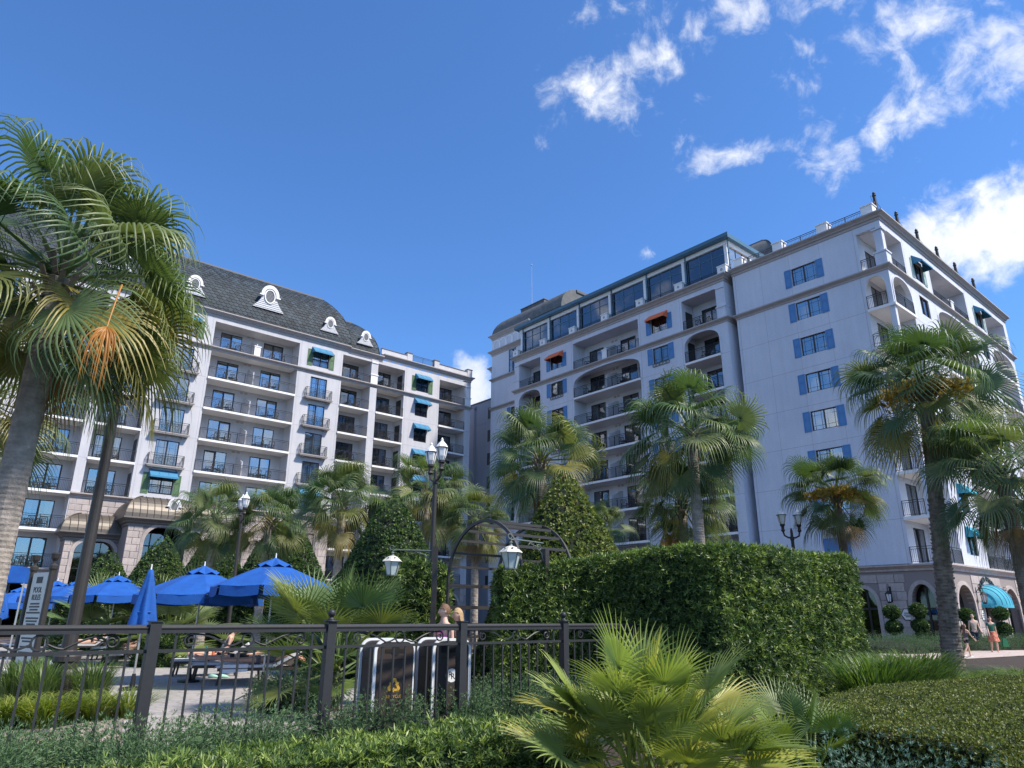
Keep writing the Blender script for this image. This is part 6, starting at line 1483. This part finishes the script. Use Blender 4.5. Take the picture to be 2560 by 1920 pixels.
    if top is not None:
        vv=[P+up_*.02*s,P+up_*.16*s,P+up_*.33*s,P+up_*.52*s]; ee=[(0,1),(1,2),(2,3)]; rr=[(.145,.115),(.13,.10),(.157,.117),(.145,.10)]
        for k in (0,1):
            if sleeve>0:
                sh,el,wr,_=A[k]; vv+=[sh,sh.lerp(el,min(1,sleeve))]; a=len(vv); ee+=[(3,a-2),(a-2,a-1)]; rr+=[.062,.056]
                if sleeve>1: vv.append(el.lerp(wr,sleeve-1)); ee.append((a-1,a)); rr.append(.042)
        link('top',skin_mesh('top',vv,ee,[(x[0]*s*slim,x[1]*s*slim) if isinstance(x,tuple) else x*s*slim for x in rr],top),root)
    if bottom is not None:
        vv=[P+up_*.05*s]; ee=[]; rr=[(.148,.118)]; 
        for k in (0,1):
            hip,kn,an,ft=J[k]; vv+=[hip,hip.lerp(kn,pants if 0<pants<=1 else .45)]; a=len(vv); ee+=[(0,a-2),(a-2,a-1)]; rr+=[.10,.085]
            if pants>1: vv.append(an.lerp(kn,.1)); ee.append((a-1,a)); rr.append(.055)
        link('shorts',skin_mesh('shorts',vv,ee,[(x[0]*s*slim,x[1]*s*slim) if isinstance(x,tuple) else x*s*slim for x in rr],bottom),root)
    if skirt is not None:
        ln=skirt[1]*s; n=22; vs=[];fs=[];K=6
        for k in range(K+1):
            q=k/K
            for j in range(n): a=2*PI*j/n; r_=(.14+.13*q)*s*(1+.07*math.sin(5*a)*q); vs.append((r_*math.cos(a)*1.02,r_*math.sin(a)*.9,pz+.12*s-ln*q+.015*math.sin(5*a+1)*q))
        for k in range(K):
            for j in range(n): fs.append((k*n+j,k*n+(j+1)%n,(k+1)*n+(j+1)%n,(k+1)*n+j))
        MB().add(vs,fs).build('skirt',skirt[0],root,True)
    if hair is not None:
        hb=MB(); vs=[];fs=[];n=18;m=10
        for i in range(m+1):
            th=PI*.60*i/m
            for j in range(n):
                ph=2*PI*j/n; x=math.sin(th)*math.cos(ph); y=math.sin(th)*math.sin(ph); z=math.cos(th); k=1.10+.02*math.sin(9*ph)
                cut=.55 if y>.2 else 1.
                zz=z if not(y>.25 and z<.42) else .42+(z-.42)*.15
                vs.append(hc+hd@(Vector((.076*x*k,.092*(y*k-.06)*(.93 if y>0.25 else 1.),.114*zz*k))*s*1.02))
        for i in range(m):
            for j in range(n): fs.append((i*n+j,i*n+(j+1)%n,(i+1)*n+(j+1)%n,(i+1)*n+j))
        hb.add(vs,fs)
        if hairlen>0:
            vs=[];fs=[];K=6
            for k in range(K+1):
                q=k/K
                for j in range(9): a=PI+PI*j/8; vs.append(hc+hd@(Vector((.088*math.cos(a)*(1+.12*q),.094*math.sin(a)*(1-.1*q)-.012-.02*q+.012*math.sin(j*2.2+q*4),.02-hairlen*q/s))*s))
            for k in range(K):
                for j in range(8): fs.append((k*9+j,k*9+j+1,(k+1)*9+j+1,(k+1)*9+j))
            hb.add(vs,fs)
        hb.build('hair',hair,root,True)
    if shoes is not None:
        for k in (0,1):
            hip,kn,an,ft=J[k]; f=(ft-an); f.z=0; f=f.normalized() if f.length>.01 else Vector((0,1,0)); c=an+Vector((0,0,-.055*s)); sh=MB(); sh.tube([c-f*.06*s,c+f*.02*s,c+f*.12*s,c+f*.19*s],[.034*s,.042*s,.04*s,.02*s],8); sh.build('shoe',shoes,root,True)
    return root
HB=material('hair_blonde',(.42,.28,.14),.6,.25,40,.5,90); HBR=material('hair_brown',(.16,.085,.045),.6,.25,40,.5,90); HDK=material('hair_dark',(.018,.013,.011),.55,.25,40,.5,90); HGR=material('hair_grey',(.25,.21,.18),.6,.25,40,.5,90)
PINK=cloth('pink',(.95,.15,.40)); WHT=cloth('white',(.75,.76,.78)); TEALG=cloth('green',(.02,.12,.085)); FLOR=cloth('floral',(.45,.05,.03),.3,(.62,.32,.20),14.); GREY=cloth('grey',(.10,.095,.11)); BLK=cloth('black',(.012,.012,.014)); BEIGE=cloth('beige',(.50,.42,.34)); NAVY=cloth('navy',(.02,.03,.07)); ZEBRA=cloth('stripes',(.05,.06,.08),.2,(.35,.38,.42),9.)
p=px_at(1117,1600,13.3); person('girl in a bright pink top looking left behind the trash bins',(p.x-.06,p.y,0),R(142),1.80,top=PINK,bottom=WHT,skirt=(WHT,.35),hair=HBR,look=-35,arms=((0,10),(0,10)),shoes=WHT,slim=.82,group='children behind the bins')
p=px_at(1149,1600,13.75); person('fair-haired child with bare shoulders, half hidden by the fence post',(p.x,p.y,0),R(105),1.74,tp=4,top=BLK,bottom=BLK,hair=HB,look=12,hairlen=.2,shoes=WHT,slim=.8,group='children behind the bins')
def foot_px(x,y): return px_ground(x,y,.025)
p=foot_px(2490,1630); person('dark-haired woman in green top and red floral skirt walking on the path',(p.x,p.y,.025),R(168),1.70,legs=((14,-4),(-10,-22)),arms=((-12,2),(12,28)),top=TEALG,sleeve=.5,skirt=(FLOR,.50),bottom=BLK,hair=HDK,hairlen=.24,shoes=WHT,group='people walking on the path')
pm=foot_px(2487,1627); person('man in pale shirt walking just behind the woman in green',(pm.x-.25,pm.y+1.0,.025),R(170),1.82,legs=((-10,-18),(16,-2)),arms=((14,30),(-14,0)),top=BEIGE,sleeve=.55,bottom=NAVY,pants=.95,hair=HGR,shoes=BLK,group='people walking on the path')
p=foot_px(2423,1642); person('girl in grey tank top and black shorts striding along the path',(p.x,p.y,.025),R(-75),1.36,tp=4,legs=((24,4),(-22,-38)),arms=((-24,-12),(26,44)),top=GREY,bottom=BLK,pants=.4,hair=HBR,hairlen=.3,shoes=WHT,slim=.9,group='people walking on the path')
bg=thing('shopping_bag','green bag carried by the woman in the floral skirt','bag',(p.x+2.15,p.y+4.0,.30)); pb=foot_px(2505,1629); bg.location=(pb.x+.22,pb.y-.05,.27)
MB().add([(-.17,-.06,0),(.17,-.06,0),(.17,.06,0),(-.17,.06,0),(-.10,-.03,.42),(.10,-.03,.42),(.10,.03,.42),(-.10,.03,.42)],[(0,1,2,3)[::-1],(0,1,5,4),(1,2,6,5),(2,3,7,6),(3,0,4,7),(4,5,6,7)]).build('bag_body',cloth('bag',(.01,.13,.06)),bg)
MB().tube([(-.06,0,.42),(-.04,0,.55),(0,0,.6),(.04,0,.55),(.06,0,.42)],.008,5).build('handle',BLK,bg)
# ------------------------------------------------------------------ sun loungers
LWOOD=material('lounger_wood',(.035,.026,.022),.5,.2,8,.1,40); CUSH=material('lounger_sling',(.62,.63,.66),.8,.06,12,.2,60); TOWEL=material('towel',(.78,.80,.86),.9,.05,10,.6,90)
def lounger(label,x,y,rz,back=35,towel=True,group='sun loungers on the pool deck'):
    "head towards local +Y"
    root=thing('sun_lounger',label,'sun lounger',(x,y,0),rz,group); w=.33; z=.40
    for sx in (-w,w):
        MB().box(sx-.025,-1.0,z-.07,sx+.025,.95,z).build('side_rail',LWOOD,root)
        for yy in (-.92,.62): MB().bar((sx,yy,z-.07),(sx,yy-.05*(1 if yy<0 else -1),0),.055,.05).build('leg',LWOOD,root)
    for i in range(7): yy=-.95+i*.22; MB().box(-w+.025,yy,z-.03,w-.025,yy+.12,z-.005).build('slat',LWOOD,root)
    MB().add([(-w+.02,-1.02,z+.002),(w-.02,-1.02,z+.002),(w-.02,.32,z+.002),(-w+.02,.32,z+.002),(-w+.02,-1.05,z+.05),(w-.02,-1.05,z+.05),(w-.02,.32,z+.07),(-w+.02,.32,z+.07),(-w+.02,-1.1,z-.04),(w-.02,-1.1,z-.04)],[(4,5,6,7),(0,1,5,4) ,(1,2,6,5),(3,0,4,7),(8,9,5,4)]).build('cushion',CUSH,root)
    c,s_=math.cos(R(back)),math.sin(R(back)); L=.72; b=MB(); b.add([(-w+.02,.32,z+.07),(w-.02,.32,z+.07),(w-.02,.32+L*c,z+.07+L*s_),(-w+.02,.32+L*c,z+.07+L*s_),(-w+.02,.34,z),(w-.02,.34,z),(w-.02,.36+L*c,z+L*s_),(-w+.02,.36+L*c,z+L*s_)],[(0,1,2,3),(7,6,5,4),(0,3,7,4),(1,5,6,2),(3,2,6,7)]); b.build('backrest',CUSH,root)
    for sx in (-w+.01,w-.01): MB().bar((sx,.34,z-.02),(sx,.38+L*c,z+L*s_-.02),.03,.04).build('backrest_frame',LWOOD,root)
    if towel: MB().add([(-w-.04,-.9,z+.0),(w+.05,-.9,z-.12),(w+.04,-.3,z-.08),(w-.0,-.28,z+.085),(-w+.0,-.32,z+.09),(-w,-.88,z+.075),(w,-.9,z+.072)],[(5,6,3,4),(6,1,2,3)]).build('towel',TOWEL,root)
    return root
def on_lounger(lo,rz,label,prone,skin,top,bottom,hair,back=35,**k):
    loc=lo.location
    d=Vector((-math.sin(rz),math.cos(rz),0))
    if prone: person(label,(loc.x+d.x*-.05,loc.y+d.y*-.05,0),rz,1.66,tp=86,legs=((-91,-93),(-89,-91)),arms=((120,60),(110,70)),skin=skin,top=top,bottom=bottom,hair=hair,pelvis_z=.57,pants=.12,group='sunbathers',face=False,**k)
    else: person(label,(loc.x+d.x*.2,loc.y+d.y*.2,0),rz+PI,1.68,tp=-(90-back),legs=((82,100),(94,92)),arms=((10,70),(20,60)),skin=skin,top=top,bottom=bottom,hair=hair,pelvis_z=.60,pants=.3,group='sunbathers',**k)
LZ=[]
for i,(x,y,rr,bk,lb) in enumerate([(540,1712,-72,30,'sun lounger nearest the rounded juniper, a towel on its foot'),(478,1703,-72,25,'sun lounger second from the rounded juniper'),(432,1690,-74,35,'sun lounger third from the rounded juniper, beside the folded parasol'),
   (255,1662,-76,40,'sun lounger left of the dark planter shrub, towel over it'),(232,1650,-76,40,'empty-footed sun lounger in the middle row by the lamp pole'),(150,1640,-76,40,'sun lounger behind the sign, in the far row')]):
    p=px_ground(x,y); d=Vector((-math.sin(R(rr)),math.cos(R(rr)),0)); c=p+d*1.0
    LZ.append((lounger(lb,c.x,c.y,R(rr),bk,i in(0,3,4)),R(rr),bk))
on_lounger(LZ[0][0],LZ[0][1],'sunbather lying face down with darker legs, nearest row',True,SKIN_T,GREY,GREY,HDK)
on_lounger(LZ[1][0],LZ[1][1],'sunbather lying face down with bare feet towards the fence',True,SKIN,BLK,BLK,HBR)
on_lounger(LZ[2][0],LZ[2][1],'person in striped top sitting up on a lounger by the parasol pole',False,SKIN,ZEBRA,BLK,HBR,back=62)
on_lounger(LZ[3][0],LZ[3][1],'sunbather reclining on the lounger left of the planter shrub',False,SKIN,WHT,NAVY,HBR,back=40)
on_lounger(LZ[4][0],LZ[4][1],'sunbather reclining with raised towel in the middle row',False,SKIN_T,NAVY,NAVY,HDK,back=45)
on_lounger(LZ[5][0],LZ[5][1],'sunbather reclining in the far row behind the sign',False,SKIN,NAVY,BLK,HBR,back=40)
p=px_ground(-20,1735); lounger('sun lounger at the far left edge under a white towel',p.x+.1,p.y+.4,R(-80),20,True)
p=px_ground(20,1640); lo=lounger('sun lounger at the left edge behind the rail',p.x,p.y+.4,R(-80),40,False); on_lounger(lo,R(-80),'sunbather with raised knees at the left edge',False,SKIN,PINK,NAVY,HBR,back=40)
# things around the loungers
p=px_ground(478,1700); 
def bottle(label,x,y,z,c,h=.26): o=MB().lathe([(.035,0),(.038,.02),(.038,h*.72),(.02,h*.82),(.02,h*.92),(.026,h*.93),(.026,h)],n=12).build('drink_bottle',material('bottle_'+label.split()[0],c,.35,.05),None,True,(x,y,z)); tag(o,label,'bottle')
st=thing('side_table','small dark side table by the parasol pole','table',(p.x-.1,p.y+1.2,0)); MB().lathe([(.24,.48),(.24,.5)],n=14).build('table_top',LWOOD,st); MB().lathe([(.16,0),(.16,.02),(.025,.04),(.025,.48)],n=10).build('pedestal',LWOOD,st)
bottle('turquoise drink bottle on the small side table',p.x-.18,p.y+1.15,.503,(.10,.50,.46),.30); bottle('orange drink bottle on the small side table',p.x+.02,p.y+1.18,.503,(.62,.15,.05),.24)
for i,dx in enumerate((0,.28)):
    q=px_ground(520,1700); o=MB(); o.tube([(-.12,0,.05),(-.04,0,.06),(.06,0,.045),(.14,0,.03)],[.04,.05,.045,.02],8); tag(o.build('trainer_shoe',material('mint_shoe',(.36,.66,.58),.7,.1),None,True,(q.x+dx-.1,q.y+.55,0),.3+i*.3),'mint green %s shoe under the front loungers'%('left' if i==0 else 'right'),'shoe','pair of mint shoes')
# clipped shrub ball planters, double-ball topiaries
def ball_topiary(label,px,Y,zs,rad,group='ball topiaries along the stone base'):
    p=px_at(px,1560,Y); root=thing('ball_topiary',label,'topiary',(p.x,p.y,0),0,group); MB().tube([(0,0,0),(0,0,zs[-1])],.035,6).build('trunk',BARK,root)
    for z in zs:
        n=420; d=rng.normal(size=(n,3)); d/=np.linalg.norm(d,axis=1,keepdims=True); V,F,T=sprigs(d*rad*np.array([1,1,.86])+np.array([0,0,z]),d,5,.12,.05,.5,tmean=.4); o=link('leaf_ball',raw_mesh('leaf_ball',V,F,CONEM,T),root); o['kind']='stuff'
        MB().lathe([(rad*.9*math.sin(PI*i/8)+.001,z-rad*.8*math.cos(PI*i/8)) for i in range(9)],n=12).build('branch_core',CORE,root)
ball_topiary('two-ball topiary left of the white wall plaque',2234,43.,(1.15,2.0),.40); ball_topiary('three-ball topiary beside the arched door, left of the trunk',2300,42.5,(.55,1.25,2.1),.39); ball_topiary('two-ball topiary in front of the first arch of the end face',2420,42.,(1.0,1.85),.37); ball_topiary('two-ball topiary behind the walking couple',2506,43.,(1.1,1.95),.36)
p=px_ground(330,1668); hd_=thing('planter_shrub','dense dark shrub in the planting bed between the lounger rows','shrub',(p.x+.6,p.y+.5,0)); n=900; d=rng.normal(size=(n,3)); d[:,2]=abs(d[:,2]); d/=np.linalg.norm(d,axis=1,keepdims=True); V,F,T=sprigs(d*np.array([.75,.75,1.1]),d,7,.15,.035,.5,tmean=.3); o=link('foliage',raw_mesh('foliage',V,F,PODO,T),hd_); o['kind']='stuff'; MB().lathe([(.62,0),(.6,.4),(.3,.9),(.01,1.0)],n=14).build('branch_core',CORE,hd_)
# wall lanterns and plaques on the stone base (parts of the right wing)
PLQ=material('plaque_white',(.74,.74,.72),.5,.05)
def wall_lantern(fr,s):
    mb=fr.mb(); z=2.75; mb.box(s-.07,-.06,z-.1,s+.07,-.0,z+.9); mb.tube([(s,-.05,z+.6),(s,-.25,z+.85),(s,-.45,z+.8),(s,-.45,z+.62)],.022,6); mb.tube([(s,-.3+.1*math.cos(i*.6),z+.95+.1*math.sin(i*.6)) for i in range(11)],.016,5)
    mb.lathe([(.24,z+.42),(.1,z+.56),(.05,z+.62)],(s,-.45,0),6); mb.lathe([(.1,z-.16),(.13,z-.1),(.13,z-.06)],(s,-.45,0),6)
    for k in range(6): a=k*PI/3; mb.bar((s+.12*math.cos(a),-.45+.12*math.sin(a),z-.06),(s+.19*math.cos(a),-.45+.19*math.sin(a),z+.42),.025)
    o=mb.build('wall_lantern',IRON,fr.root); g=fr.mb(); g.lathe([(.11,z-.05),(.175,z+.41)],(s,-.45,0),6); g.build('lantern_glass',LWHITE,o)
for fr,s in ((FR1,-20.0),(FR1,-24.2),(FR1,-16.95),(FE,55.1),(FE,60.35),(FE,64.9)): wall_lantern(fr,s)
def plaque(fr,s):
    mb=fr.mb(); z=1.9; mb.prism([(s+.42*math.cos(i*PI/3),z+.42*math.sin(i*PI/3)) for i in range(6)],-.075,-.052); o=mb.build('wall_plaque',PLQ,fr.root)
    f=fr.mb(); f.ring([(s+.42*math.cos(i*PI/3),z+.42*math.sin(i*PI/3)) for i in range(7)],[(s+.37*math.cos(i*PI/3),z+.37*math.sin(i*PI/3)) for i in range(7)],-.085,-.0751); f.build('plaque_rim',IRON,o)
    for dz,w in ((.08,.2),(-.04,.24),(-.14,.14)): t=fr.mb(); t.box(s-w,-.078,z+dz-.025,s+w,-.0752,z+dz+.025); t.build('plaque_text',IRON,o)
for fr,s in ((FR1,-19.15),(FE,50.8),(FE,55.55)): plaque(fr,s)

bpy.data.scenes.remove(TMP)
